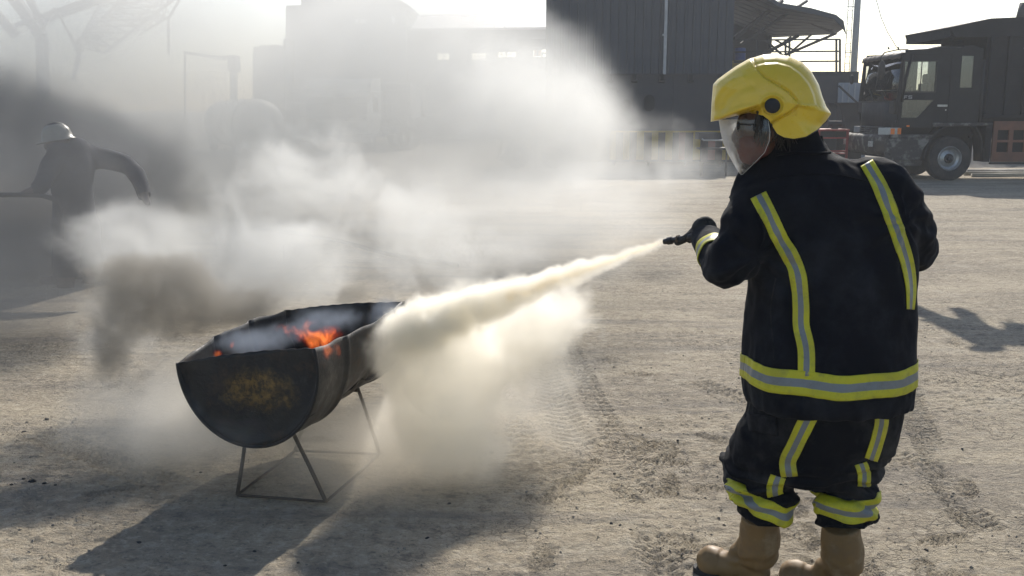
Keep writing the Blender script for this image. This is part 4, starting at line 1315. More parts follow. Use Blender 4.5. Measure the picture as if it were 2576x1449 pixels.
# --- red workbench with a grinder
r0 = P(2095, 350, 24.4); ro = Vector((r0.x, 24.4, 0))
rb = empty('red_workbench', ro, 0, 'red steel frame workbench left of the truck bumper', 'workbench')
mb = MB(); pb(mb, 2053, 2138, 325, 330, 24.4, 1.0); rel(mb, ro, 'worktop', M_RED, rb)
for u in (2056, 2128):
    for d in (0.02, .9):
        mb = MB(); pb(mb, u, u + 5, 330, 430, 24.4 + d, .05, ground=True); rel(mb, ro, 'leg', M_RED, rb)
for v in (345, 378):
    mb = MB(); pb(mb, 2061, 2128, v, v + 4, 24.43, .05); rel(mb, ro, 'rail', M_RED, rb)
mb = MB(); pb(mb, 2061, 2128, 385, 388, 24.45, .85); rel(mb, ro, 'shelf', M_RED, rb)
g1 = P(2100, 312, 24.8)
gr = empty('bench_grinder', (g1.x, 24.8, P(2100, 325, 24.8).z), 0, 'small dark grinder with an upright rod on the red workbench', 'grinder')
mb = MB(); mb.tube([(-.16, 0, .14), (.16, 0, .14)], .07, 14); mb.bx(-.07, .07, -.07, .07, 0, .1); mb.build('body', M_DARKST, gr)
for s in (-.2, .18):
    mb = MB(); mb.tube([(s, 0, .14), (s + .03, 0, .14)], .11, 18); mb.build('wheel', M_HULL, gr)
mb = MB(); mb.tube([(.28, 0, 0), (.10, 0, .62)], .014, 6); mb.build('rod', M_DARKST, gr)

# --- pale pipes and gravel heap behind the truck
for i, (v, u0, u1, lab) in enumerate(((431, 2433, 2720, 'pale pipe lying farthest back behind the truck wheel'), (436, 2425, 2720, 'pale pipe lying in the middle behind the truck wheel'), (441, 2445, 2720, 'pale pipe lying nearest the truck wheel'))):
    a = G(u0, v, .05); b = G(u1, v + 1, .05)
    mb = MB(); mb.tube([a, (a + b) / 2 + Vector((0, .1, .01)), b], .05, 10); o = mb.build('ground_pipe', M_WHITE, smooth=True)
    tag(o, lab, 'pipe', 'pale pipes lying behind the truck')
mb = MB(); rows = []
hx0 = P(2420, 425, 28).x
for i in range(60):
    row = []
    for j in range(24):
        x = hx0 - 4 + i * .3; y = 28 + j * .22
        h = .75 * math.sin(math.pi * j / 23) * min(1, i / 12) * (0.6 + .8 * noise.noise(Vector((x * .35, y * .5, 0))) + .3)
        h += .10 * noise.noise(Vector((x * 3, y * 3, 1))) + .05 * noise.noise(Vector((x * 9, y * 9, 1)))
        row.append((x, y, h - .06))
    rows.append(row)
mb.grid(rows); o = mb.build('gravel_heap', mat('heaped gravel', (0.26, 0.24, 0.21), 0.95, grime=(0.12, 0.11, 0.10), gscale=3, bump=0.8, bscale=12), smooth=True)
tag(o, 'low heap of grey gravel behind the dump truck', 'gravel', kind='stuff')

# --- far left: stepped tower building
YT = 62.0
t0 = P(870, 200, YT); to = Vector((t0.x, YT, 0))
tw = empty('processing_tower', to, 0, 'tall stepped grey processing building with a pitched right gable, hazy in the distance', 'building')
mb = MB()
def prism_px(pts, Y, d, name, m, parent, org):
    mb = MB(); q = [P(u, v, Y) for u, v in pts]
    mb.prism([(p.x, max(0, p.z)) for p in q], 'y', Y, Y + d); return rel(mb, org, name, m, parent)
prism_px([(758, -90), (900, -90), (997, 0), (1024, 16), (1022, 68), (1022, 420), (758, 420)], YT, 12, 'main_block', M_TOWER, tw, to)
prism_px([(719, 14), (757.5, 13), (757.5, 420), (719, 420)], YT + .2, 11, 'left_block', M_TOWER, tw, to)
prism_px([(637, 118), (652, 117), (652, 113), (668, 113), (668, 117), (682, 116), (682, 112), (700, 112), (700, 117), (712, 116), (712, 97), (718.5, 97), (718.5, 420), (637, 420)], YT - 2, 8, 'low_wing', M_TOWER, tw, to)
prism_px([(900, -98), (997, -5), (1034, 17), (1032, 28), (1024, 26), (996, 5), (900, -88)], YT - .5, 13, 'roof', M_WALLD, tw, to)
M_PANE = mat('bright sky in panes', (0.75, 0.77, 0.80), 0.15)
for (u0, u1, v0, v1) in ((892, 901, 48, 58), (907, 922, 48, 58), (984, 993, 40, 60)):
    mb = MB(); pb(mb, u0 - 2, u1 + 2, v0 - 2, v1 + 2, YT - .10, .12); f = rel(mb, to, 'window_frame', M_WALLD, tw)
    mb = MB(); pb(mb, u0, u1, v0, v1, YT - .14, .05); rel(mb, to, 'pane', M_PANE, f)
# --- long shed with pale roof and window openings you see the sky through
YS = 56.0
s0 = P(1210, 200, YS); so_ = Vector((s0.x, YS, 0))
shed = empty('long_shed', so_, 0, 'long workshop shed with a pale sheet roof and a row of bright window openings', 'building')
for i in range(14):
    a0 = 1055 + (1400 - 1055) * i / 14; a1 = 1055 + (1400 - 1055) * (i + 1) / 14
    b0 = 1032 + (1400 - 1032) * i / 14; b1 = 1032 + (1400 - 1032) * (i + 1) / 14
    vv = lambda t: 37 - 6 * t; ve = lambda t: 72 - 4 * t
    t0_, t1_ = i / 14, (i + 1) / 14
    A = P(a0 + .3, vv(t0_), YS + 4); B = P(a1 - .3, vv(t1_), YS + 4); Cc = P(b1 - .3, ve(t1_), YS - .8); D = P(b0 + .3, ve(t0_), YS - .8)
    mb = MB(); mb.add([A, B, Cc, D] + [q - Vector((0, 0, .12)) for q in (A, B, Cc, D)], [(0, 1, 2, 3), (7, 6, 5, 4), (0, 4, 5, 1), (1, 5, 6, 2), (2, 6, 7, 3), (3, 7, 4, 0)])
    rel(mb, so_, 'roof_sheet', M_ROOFP, shed)
WIN = [(1100, 1130, 133, 150), (1187, 1203, 133, 150), (1205, 1221, 133, 150), (1254, 1272, 131, 144), (1276, 1297, 131, 144), (1342, 1362, 126, 143), (1364, 1386, 124, 143)]
def wall_with_openings(u0, u1, v0, v1, Y, d, wins, name, m, parent, org):
    mb = MB(); va = min(w[2] for w in wins); vb = max(w[3] for w in wins)
    pb(mb, u0, u1, v0, va, Y, d); pb(mb, u0, u1, vb, v1, Y, d, ground=True)
    x = u0
    for w in sorted(wins):
        pb(mb, x, w[0], va, vb, Y, d)
        if w[2] > va: pb(mb, w[0], w[1], va, w[2], Y, d)
        if w[3] < vb: pb(mb, w[0], w[1], w[3], vb, Y, d)
        x = w[1]
    pb(mb, x, u1, va, vb, Y, d)
    return rel(mb, org, name, m, parent)
wall_with_openings(1022.5, 1400, 66, 420, YS, .3, WIN, 'wall', M_WALLD, shed, so_)
for w in WIN:
    mb = MB(); um = (w[0] + w[1]) / 2
    pb(mb, um - .7, um + .7, w[2] + 1, w[3] - 1, YS + .1, .06); pb(mb, w[0] + .4, um - .7, (w[2] + w[3]) / 2 - .6, (w[2] + w[3]) / 2 + .6, YS + .1, .06)
    rel(mb, so_, 'window_frame', M_DARKST, shed)
mb = MB(); pb(mb, 1344, 1361, 127, 141, YS + .2, .04); rel(mb, so_, 'orange_shutter', mat('orange shutter', (0.42, 0.20, 0.05), 0.7), shed)
mb = MB(); pb(mb, 1300, 1399, 98, 118, YS - .3, .2); rel(mb, so_, 'fascia_panel', M_HULL, shed)
lo_ = P(1370, 150, 40); lo_.z = 0
lad = empty('access_ladder', lo_, 0, 'thin steel access ladder with a handrail top left of the machinery house', 'ladder')
for a, b in (((1364, 133), (1356, 260)), ((1384, 135), (1384, 260)), ((1364, 133), (1390, 138)), ((1384, 168), (1399, 165))):
    mb = MB(); mb.beam(P(*a, 40), P(*b, 40), .06); rel(mb, lo_, 'rail', M_DARKST, lad)
for k in range(8):
    mb = MB(); mb.beam(P(1363 - k, 145 + 14 * k, 40), P(1384, 145 + 14 * k, 40), .04); rel(mb, lo_, 'rung', M_DARKST, lad)
# ------------------------------------------------------------------ wheels and vehicles
def wheel(name, parent, loc, r, w, rimr, face=-1, dish=0.05):
    """axis along y; the tyre with tread grooves, a dished rim with holes and a hub"""
    e = bpy.data.objects.new(name, None); COL.objects.link(e); e.parent = parent; e.location = loc
    e.empty_display_size = .1
    q = Matrix.Rotation(R(90), 3, 'X')
    mb = MB()
    prof = [(rimr, -w / 2 + .02), (rimr + .02, -w / 2), (r * .80, -w / 2 - .005), (r * .93, -w / 2 + .012), (r * .985, -w / 2 + .045)]
    for k in range(-2, 3):
        prof += [(r, k * w * .17 - .022), (r, k * w * .17 + .016), (r - .012, k * w * .17 + .019), (r - .012, k * w * .17 + .025)] if k < 2 else [(r, k * w * .17 - .022), (r, k * w * .17 + .01)]
    prof += [(r * .985, w / 2 - .045), (r * .93, w / 2 - .012), (r * .80, w / 2 + .005), (rimr + .02, w / 2), (rimr, w / 2 - .02)]
    mb.lathe(prof, 48, q, closed=True); mb.build('tyre', M_RUBBER, e, auto=35)
    mb = MB()
    f = 1
    pr = [(rimr + .012, w / 2 - .01), (rimr - .004, w / 2 + .002), (rimr - .02, w / 2 - .015), (rimr - .03, w / 2 - dish - .02), (rimr * .72, w / 2 - dish - .045), (rimr * .55, w / 2 - dish - .02), (rimr * .42, w / 2 - dish - .005), (rimr * .40, w / 2 - dish - .03)]
    mb.lathe(pr, 48, q, closed=True); mb.build('rim', M_STEEL, e, auto=40)
    mb = MB()
    mb.lathe([(rimr * .41, w / 2 - dish - .03), (rimr * .38, w / 2 - dish + .015), (rimr * .22, w / 2 - dish + .03), (rimr * .20, w / 2 - dish + .08), (0, w / 2 - dish + .09)], 32, q, closed=True)
    for k in range(10):
        a = 2 * math.pi * k / 10
        c = Vector((math.cos(a) * rimr * .30, -(w / 2 - dish + .03), math.sin(a) * rimr * .30)); mb.box(c, (.022, .03, .022))
    mb.build('hub', M_DARKST, e)
    if face > 0: e.rotation_euler = (0, 0, math.pi)
    return e

M_TRUCK = mat('dusty black truck paint', (0.009, 0.010, 0.013), 0.5, spec=0.3, grime=(0.032, 0.032, 0.033), gscale=2.2, gamt=0.7)
M_TRUCKB = mat('scuffed bumper paint', (0.040, 0.036, 0.034), 0.65, grime=(0.26, 0.25, 0.23), gscale=6, gamt=0.7, grange=(.5, .62))
M_GUARD = mat('brown orange guard', (0.20, 0.085, 0.05), 0.7, grime=(0.10, 0.07, 0.055), gscale=3)
M_DUMP = mat('dark dump body steel', (0.011, 0.013, 0.017), 0.65, 0.0, spec=0.25, grime=(0.032, 0.033, 0.036), gscale=2.5, gamt=0.7)
gl = bpy.data.materials.new('cab glass'); gl.use_nodes = True
nt = NT(gl.node_tree); o_ = [n for n in gl.node_tree.nodes if n.type == 'OUTPUT_MATERIAL'][0]
tr = nt.n('ShaderNodeBsdfTransparent'); tr.inputs[0].default_value = (.80, .84, .86, 1)
gg = nt.n('ShaderNodeBsdfGlossy'); gg.inputs['Roughness'].default_value = .05
dd = nt.n('ShaderNodeBsdfDiffuse'); dd.inputs[0].default_value = (.30, .30, .28, 1)
fr_ = nt.n('ShaderNodeFresnel'); fr_.inputs[0].default_value = 1.5
tcg = nt.n('ShaderNodeTexCoord').outputs['Object']
m1 = nt.n('ShaderNodeMixShader'); nt.put(m1.inputs[0], nt.mul(nt.mr(nt.noise(tcg, 3, 5, .6), .4, .75), .05)); nt.put(m1.inputs[1], tr.outputs[0]); nt.put(m1.inputs[2], dd.outputs[0])
m2 = nt.n('ShaderNodeMixShader'); nt.put(m2.inputs[0], nt.math('ADD', fr_.outputs[0], .06)); nt.put(m2.inputs[1], m1.outputs[0]); nt.put(m2.inputs[2], gg.outputs[0])
nt.put(o_.inputs['Surface'], m2.outputs[0])
M_GLASS = gl

TO = G(2385, 455); TRZ = R(1.0)
truck = empty('dump_truck', TO, TRZ, 'black dusty dump truck with cab facing left and raised dump body canopy', 'truck')
S = lambda u: (u - 2385) / 107.0
Z = lambda v: (455 - v) / 108.0
TW = 2.40                                   # cab width
def tb_(name, m=M_TRUCK, parent=truck, bevel=0.0, **k):
    o = mb.build(name, m, parent, bevel=bevel, **k); return o
wheel('wheel', truck, (0, .14, .51), .51, .29, .27)
wheel('wheel', truck, (0, 2.06, .51), .51, .29, .27, face=1)
for s in (3.9, 5.2):
    wheel('wheel', truck, (s, .16, .51), .51, .5, .27); wheel('wheel', truck, (s, 2.04, .51), .51, .5, .27, face=1)
# cab: side walls with window openings, front, roof, back
x0, x1 = S(2250), S(2447)                   # front pillar foot, rear edge
zb, zt_ = Z(312), Z(126)
def side_wall(y0, y1):
    """plate with holes, in columns"""
    mb = MB()
    xa = S(2258); xb = S(2335); xc = S(2396); xd = S(2425)
    q = lambda a, b, c, d: mb.prism([(a, c), (b, c), (b, d), (a, d)], 'y', y0, y1)
    mb.prism([(x0, zb), (xa, zb), (xa, Z(143)), (x0 + .02, Z(143)), (x0 - .06, Z(262))], 'y', y0, y1)
    q(xa, xb, zb, Z(300)); q(xa, xb, Z(257), Z(236)); mb.prism([(xa, Z(165)), (xb, Z(165)), (xb, Z(133)), (xa, Z(137))], 'y', y0, y1)
    q(xb, xc, zb, Z(257)); q(xb, xc, Z(257), Z(132)) 
    q(xc, xd, zb, Z(227)); mb.prism([(xc, Z(151)), (xd, Z(151)), (xd, Z(126)), (xc, Z(127))], 'y', y0, y1)
    mb.prism([(xd, zb), (x1, zb), (x1, Z(134)), (xd, Z(127))], 'y', y0, y1)
    return mb
mb = side_wall(0.0, .035); tb_('cab_side')
mb = side_wall(TW - .035, TW); tb_('cab_side')
mb = MB(); mb.prism([(S(2296), Z(300)), (S(2335), Z(300)), (S(2335), Z(257)), (S(2330), Z(262))], 'y', .004, .031); tb_('quarter_panel')
def pane(name, pts, y):
    mb = MB(); mb.prism([(S(u), Z(v)) for u, v in pts], 'y', y, y + .006); return mb.build(name, M_GLASS, truck)
for y in (.012, TW - .018):
    pane('side_window', [(2258, 236), (2335, 236), (2335, 165), (2258, 165)], y)
    pane('lower_window', [(2258, 300), (2296, 300), (2330, 262), (2335, 257), (2258, 257)], y)
    pane('rear_window', [(2396, 227), (2425, 227), (2425, 151), (2396, 151)], y)
for (u0, u1, v0, v1) in ((2254, 2258, 162, 238), (2335, 2338, 162, 238), (2298, 2300, 165, 236), (2258, 2335, 162, 165), (2258, 2335, 236, 239)):
    mb = MB(); mb.bx(S(u0), S(u1), -.012, .0, Z(v1), Z(v0)); tb_('window_seal', M_BLK)
for (u0, u1, v0, v1) in ((2252, 2372, 147, 149), (2252, 2254, 149, 308), (2370, 2372, 149, 308)):
    mb = MB(); mb.bx(S(u0), S(u1), -.006, -.0005, Z(v1), Z(v0)); tb_('door_gap', M_HOLE)
mb = MB(); mb.bx(S(2343), S(2367), -.045, -.015, Z(273), Z(268)); mb.bx(S(2345), S(2348), -.015, 0, Z(273), Z(268)); mb.bx(S(2362), S(2365), -.015, 0, Z(273), Z(268)); tb_('door_handle', M_STEEL)
mb = MB(); mb.bx(S(2364), S(2367), -.01, 0, Z(283), Z(279)); tb_('door_lock', M_STEEL)
# front face: lower panel, windscreen, pillars
fx = S(2250) - .12
mb = MB(); rows = []
def front_curve(t, z, lean):      # plan of the front, t -1..1 across
    y = TW / 2 + t * TW / 2
    return Vector((fx + lean + .18 * abs(t) ** 5, y, z))
zs = [(Z(352), .02), (Z(312), 0.0), (Z(262), -.005)]
rows = [[front_curve(-1 + 2 * k / 24, z, l) for k in range(25)] for z, l in zs]
mb.grid(rows); o = tb_('front_panel', smooth=True); s_ = o.modifiers.new('t', 'SOLIDIFY'); s_.thickness = .03
rows = [[front_curve(-.96 + 1.92 * k / 24, z, l) for k in range(25)] for z, l in ((Z(258), .0), (Z(210), .05), (Z(153), .14))]
mb = MB(); mb.grid(rows); o = mb.build('windscreen', M_GLASS, truck, smooth=True); s_ = o.modifiers.new('t', 'SOLIDIFY'); s_.thickness = .006
for t in (-1, 1):
    mb = MB(); mb.tube([front_curve(t, Z(262), 0), front_curve(t, Z(210), .05), front_curve(t, Z(148), .16)], .035, 8); tb_('pillar', smooth=True)
mb = MB(); rows = []
for z, l in ((Z(153), .12), (Z(146), .12)):
    rows.append([front_curve(-1 + 2 * k / 24, z, l) for k in range(25)])
mb.grid(rows); o = tb_('header'); s_ = o.modifiers.new('t', 'SOLIDIFY'); s_.thickness = .03
mb = MB()   # roof, crowned
rows = []
for i in range(13):
    x = fx + .16 + (x1 - fx - .16) * i / 12
    zr = Z(143) + (Z(124) - Z(143)) * min(1, i / 5) - (.12 if i == 12 else 0)
    rows.append([Vector((x + .12 * (abs(2 * k / 12 - 1) ** 5) * (1 if i == 0 else 0), TW * k / 12, zr - .07 * abs(2 * k / 12 - 1) ** 4)) for k in range(13)])
mb.grid(rows); o = tb_('roof', mat('dusty truck roof', (.05, .05, .05), .6, grime=(.30, .28, .25), gscale=3), smooth=True); s_ = o.modifiers.new('t', 'SOLIDIFY'); s_.thickness = .03
mb = MB(); mb.bx(x1 - .03, x1, .04, TW - .04, zb, Z(238)); mb.bx(x1 - .03, x1, .04, TW - .04, Z(160), Z(140)); mb.bx(x1 - .03, x1, .04, .5, Z(238), Z(160)); mb.bx(x1 - .03, x1, TW - .5, TW - .04, Z(238), Z(160)); tb_('cab_back')
mb = MB(); mb.bx(fx + .1, x1 - .02, .05, TW - .05, zb, zb + .05); tb_('cab_floor')
# inside: seat backs, steering wheel, dash, driver's bundle
mb = MB(); mb.bx(fx + .03, fx + .35, .06, TW - .06, Z(290), Z(258)); tb_('dashboard', M_BLK, bevel=.03)
for y in (.35, 1.65):
    mb = MB(); mb.bx(S(2330), S(2345), y, y + .5, Z(290), Z(215)); mb.bx(S(2334), S(2343), y + .12, y + .38, Z(215), Z(192)); mb.bx(S(2296), S(2340), y, y + .5, Z(297), Z(283)); tb_('seat', M_BLK, bevel=.04)
mb = MB(); mb.tube([Vector((S(2292) + .1 * math.sin(a), .6 + .22 * math.cos(a), Z(246) + .19 * math.sin(a))) for a in [2 * math.pi * k / 20 for k in range(21)]], .014, 6, caps=False); tb_('steering_wheel', M_BLK)
# lettering on the door
def letters(rects, name, m):
    mb = MB()
    for (a, b, c, d) in rects: mb.bx(S(a), S(b), -.010, -.002, Z(d), Z(c))
    return mb.build(name, m, truck)
M_LET = mat('silver lettering', (0.30, 0.30, 0.30), .5)
letters([(2260, 2262.2, 246, 254), (2262.2, 2269, 246, 247.8), (2262.2, 2267.5, 249.4, 251), (2271.5, 2280.5, 246, 247.7), (2271.5, 2273.5, 247.7, 249.2), (2271.5, 2280.5, 249.2, 250.8), (2278.5, 2280.5, 250.8, 252.3), (2271.5, 2280.5, 252.3, 254)], 'door_lettering', M_LET)
# roof visor, mirrors and their bars
mb = MB(); rows = []
for z, l in ((Z(143), -.04), (Z(148), -.14), (Z(157), -.16)):
    rows.append([front_curve(-.95 + 1.9 * k / 30, z + .012 * math.sin(k * 1.7), l + .1) for k in range(31)])
mb.grid(rows); o = tb_('sun_visor', mat('dusty brown visor', (.10, .085, .075), .85, grime=(.2, .18, .16), gscale=6), smooth=True); s_ = o.modifiers.new('t', 'SOLIDIFY'); s_.thickness = .02
ym = -.28
mb = MB(); mb.tube([(S(2265), .05, Z(136)), (S(2235), .0, Z(137)), (S(2195), ym, Z(145)), (S(2187), ym, Z(155)), (S(2186), ym, Z(185)), (S(2178), ym, Z(230)), (S(2180), ym + .02, Z(236)), (S(2248), 0, Z(234))], .014, 6); tb_('mirror_bar', M_BLK, smooth=True)
mb = MB(); mb.tube([(S(2240), 0, Z(136)), (S(2238), 0, Z(130))], .02, 6); mb.tube([(S(2212), -.1, Z(136)), (S(2210), -.1, Z(131))], .02, 6); tb_('marker_lamp', M_BLK)
mb = MB(); mb.sphere((0, 0, 0), (.07, .13, .22), 16, 12); mb.v = [(x + S(2190), y + ym, z + Z(186)) for x, y, z in mb.v]; tb_('mirror', M_BLK, smooth=True)
mb = MB(); mb.sphere((0, 0, 0), (.05, .10, .12), 16, 12); mb.v = [(x + fx - .12, y + TW + .05, z + Z(200)) for x, y, z in mb.v]; tb_('mirror', M_BLK, smooth=True)
for y in (.5, 1.2):
    mb = MB(); mb.tube([(fx - .02, y, Z(258)), (fx + .03, y + .45, Z(225))], .012, 6); tb_('wiper', M_BLK)
# grille louvres, headlamps, indicator
for k in range(5):
    v = 322 + 5.2 * k
    mb = MB(); mb.add([front_curve(t, Z(v), -.03) for t in (-.62, 0, .62)] + [front_curve(t, Z(v + 3.4), -.055) for t in (-.62, 0, .62)], [(0, 1, 4, 3), (1, 2, 5, 4)])
    o = tb_('grille_louvre', M_TRUCKB); s_ = o.modifiers.new('t', 'SOLIDIFY'); s_.thickness = .012
M_LAMP = mat('clear lamp lens', (.42, .43, .42), .2, grime=(.25, .23, .20), gscale=6)
for sgn, ya, yb in ((-1, .02, .40), (1, TW - .40, TW - .02)):
    mb = MB(); mb.bx(fx - .02, fx + .22, ya - .015 if sgn < 0 else ya, yb if sgn < 0 else yb + .015, Z(341), Z(324)); h_ = tb_('headlight', M_LAMP, bevel=.015)
    mb = MB(); yy = ya - .022 if sgn < 0 else yb + .002
    mb.bx(fx + .10, fx + .21, yy, yy + .02, Z(340), Z(325)); mb.build('indicator', mat('orange indicator', (.75, .18, .01), .3), h_)
mb = MB(); mb.bx(S(2203), S(2250), -.016, -.0, Z(341), Z(324)); tb_('lamp_side', M_LAMP, bevel=.01)
mb = MB(); mb.bx(S(2233), S(2243), -.024, -.017, Z(340), Z(326)); tb_('indicator', mat('orange indicator', (.75, .18, .01), .3))
mb = MB(); mb.bx(S(2272), S(2279), -.012, -.0, Z(322), Z(318)); tb_('side_marker', mat('orange indicator', (.75, .18, .01), .3))
# bumper and lower corner panels
bmp = fx - .32
mb = MB(); rows = []
for z, l in ((Z(392), -.20), (Z(383), -.30), (Z(350), -.33), (Z(341), -.28)):
    rows.append([front_curve(-1.02 + 2.04 * k / 28, z + .006 * math.sin(k * 2.3), l + .010 * math.sin(k * 1.9 + z * 9)) for k in range(29)])
mb.grid(rows); o = tb_('bumper', M_TRUCKB, smooth=True); s_ = o.modifiers.new('t', 'SOLIDIFY'); s_.thickness = .05
for y in (.30, 1.95):
    mb = MB(); mb.bx(fx - .345, fx - .30, y, y + .22, Z(372), Z(358)); tb_('fog_lamp', M_LAMP, bevel=.01)
mb = MB(); mb.prism([(fx - .18, Z(350)), (S(2335), Z(350)), (S(2318), Z(375)), (S(2310), Z(404)), (fx - .12, Z(404))], 'y', -.01, .03); tb_('corner_panel', M_TRUCKB, bevel=.01)
mb = MB(); mb.prism([(fx - .02, Z(341)), (S(2340), Z(341)), (S(2335), Z(349)), (fx - .04, Z(349))], 'y', -.02, .03); tb_('corner_step', M_TRUCKB, bevel=.01)
mb = MB(); mb.prism([(fx, Z(324)), (S(2336), Z(324)), (S(2346), Z(312)), (fx, Z(312))], 'y', .0, .04); tb_('sill_panel')
mb = MB(); mb.bx(fx - .05, S(2318), .05, .09, Z(418), Z(404)); mb.bx(S(2225), S(2262), -.02, .2, Z(415), Z(411)); tb_('entry_step', M_TRUCKB)
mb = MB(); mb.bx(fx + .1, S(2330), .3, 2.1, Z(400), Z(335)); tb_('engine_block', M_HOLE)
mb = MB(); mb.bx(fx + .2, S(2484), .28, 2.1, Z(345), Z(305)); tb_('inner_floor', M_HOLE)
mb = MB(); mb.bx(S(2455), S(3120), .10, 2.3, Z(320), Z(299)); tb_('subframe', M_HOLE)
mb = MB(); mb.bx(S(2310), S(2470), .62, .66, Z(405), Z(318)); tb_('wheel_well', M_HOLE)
# mudguard arch and box behind the wheel
mb = MB(); rows = []
pts = [(2318, 404), (2322, 380), (2334, 350), (2350, 330), (2368, 318), (2392, 314), (2420, 314), (2442, 320), (2458, 345), (2466, 380), (2468, 405)]
for u, v in pts: rows.append([Vector((S(u), y, Z(v))) for y in (-.02, .1, .25, .42)])
mb.grid(rows); o = tb_('mudguard', smooth=True); s_ = o.modifiers.new('t', 'SOLIDIFY'); s_.thickness = .03
mb = MB(); mb.prism([(S(2336), Z(312)), (S(2484), Z(312)), (S(2484), Z(318)), (S(2336), Z(322))], 'y', -.03, .45); tb_('fender_top', M_TRUCKB, bevel=.01)
mb = MB(); mb.bx(S(2469), S(2484), .0, .5, Z(408), Z(319)); tb_('air_box')
for k in range(4):
    mb = MB(); mb.bx(S(2470) + .003, S(2470) + .02, -.012, -.001, Z(400), Z(325)); mb.v = [(x + .035 * k, y, z) for x, y, z in mb.v]; tb_('box_rib', M_HOLE)
mb = MB(); mb.tube([(S(2453), .02, Z(312)), (S(2452), .02, Z(160))], .03, 8); tb_('air_pipe', M_DARKST, smooth=True)
mb = MB(); mb.bx(S(2458), S(2800), .55, .75, Z(352), Z(320)); mb.bx(S(2458), S(2800), 1.65, 1.85, Z(352), Z(320)); tb_('chassis_rail', M_DARKST)
# dump body
bx_a, bx_b = S(2457), S(3130)
def PX(pts): return [(S(u), Z(v)) for u, v in pts]
mb = MB(); mb.prism(PX([(2455, 300), (3130, 300), (3130, 135), (2546, 135), (2546, 62), (2455, 66)]), 'y', .02, .07); tb_('body_side', M_DUMP)
mb = MB(); mb.prism(PX([(2455, 300), (3130, 300), (3130, 135), (2546, 135), (2546, 62), (2455, 66)]), 'y', TW - .07, TW - .02); tb_('body_side', M_DUMP)
mb = MB(); mb.bx(S(2455), S(2461), .07, TW - .07, Z(300), Z(80)); tb_('headboard', M_DUMP)
mb = MB(); mb.bx(S(2461), bx_b, .07, TW - .07, Z(300), Z(292)); tb_('body_floor', M_DUMP)
for i in range(9):
    u = 2462 + 44 * i
    mb = MB(); mb.bx(S(u), S(u + 8), -.05, .02, Z(297), Z(66 if u < 2540 else 138)); tb_('body_rib', M_DUMP, bevel=.008)
for v in (180, 218, 260):
    mb = MB(); mb.bx(S(2470), S(3130), -.012, .02, Z(v + 2), Z(v)); tb_('body_seam', M_DUMP)
mb = MB(); mb.bx(S(2457), bx_b, -.06, .02, Z(300), Z(292)); tb_('bottom_rail', M_DUMP, bevel=.01)
mb = MB(); mb.prism(PX([(2360, 83), (2455, 63), (2546, 59), (2546, 66), (2455, 70), (2363, 92)]), 'y', -.06, TW + .06); tb_('cab_guard', M_DUMP)
mb = MB(); mb.prism(PX([(2362, 90), (2455, 69), (2546, 65), (2546, 105), (2440, 107), (2372, 107)]), 'y', -.055, -.015); tb_('guard_lip', M_DUMP)
mb = MB(); mb.prism(PX([(2362, 90), (2455, 69), (2546, 65), (2546, 105), (2440, 107), (2372, 107)]), 'y', TW + .015, TW + .055); tb_('guard_lip', M_DUMP)
mb = MB(); mb.bx(S(2362), S(2370), -.01, TW + .01, Z(107), Z(86)); tb_('guard_front', M_DUMP)
for v in (111, 116):
    mb = MB(); mb.bx(S(2384), S(2412), .3, .34, Z(v + 2), Z(v)); tb_('guard_rail', M_DUMP)
mb = MB(); mb.bx(S(2384), S(2386), .3, .34, Z(122), Z(107)); tb_('guard_post', M_DUMP)
# side guard frame, orange brown, with pockets
mb = MB()
gx0 = 2488
for v0, v1 in ((308, 330), (354, 360), (384, 408)):
    mb.bx(S(gx0), S(2800), .0, .05, Z(v1), Z(v0))
x = gx0
while x < 2790:
    for v0, v1 in ((330, 354), (360, 384)): mb.bx(S(x), S(x + 11), .002, .048, Z(v1), Z(v0))
    x += 39
tb_('side_guard', M_GUARD)
mb = MB(); mb.bx(S(gx0 + 5), S(2790), .12, .16, Z(400), Z(312)); tb_('guard_back', M_HOLE)
mb = MB(); mb.bx(S(gx0 - 2), S(2800), -.02, .06, Z(414), Z(409)); tb_('guard_foot', M_DARKST)

# pipe work of a crane standing beyond the dump body, at the picture's edge
k0 = P(2580, 100, 30); ko = Vector((k0.x, 30, 0))
kk = empty('loader_crane', ko, 0, 'dark hydraulic arm with pale hoses rising behind the dump body at the right edge', 'crane')
for a, b, w, m in (((2590, 150), (2572, 60), .30, M_DARKST), ((2572, 60), (2585, 10), .22, M_DARKST), ((2600, 60), (2580, 115), .2, M_DARKST)):
    mb = MB(); mb.tube([P(*a, 30), P(*b, 30)], w, 10); rel(mb, ko, 'arm_section', m, kk, smooth=True)
for a in (((2548, 92), (2556, 105), (2562, 122), (2575, 132)), ((2550, 118), (2560, 126), (2576, 120)), ((2556, 130), (2566, 112), (2580, 105))):
    mb = MB(); mb.tube([p for p, r in smooth_path([(P(u, v, 29.6), .03) for u, v in a], 6)], .035, 7); rel(mb, ko, 'hose', M_PALEP, kk, smooth=True)
mb = MB(); mb.tube([(k0.x + .4, 30.4, 0), (k0.x + .4, 30.4, P(2580, 140, 30).z)], .4, 12); rel(mb, ko, 'column', M_DARKST, kk)

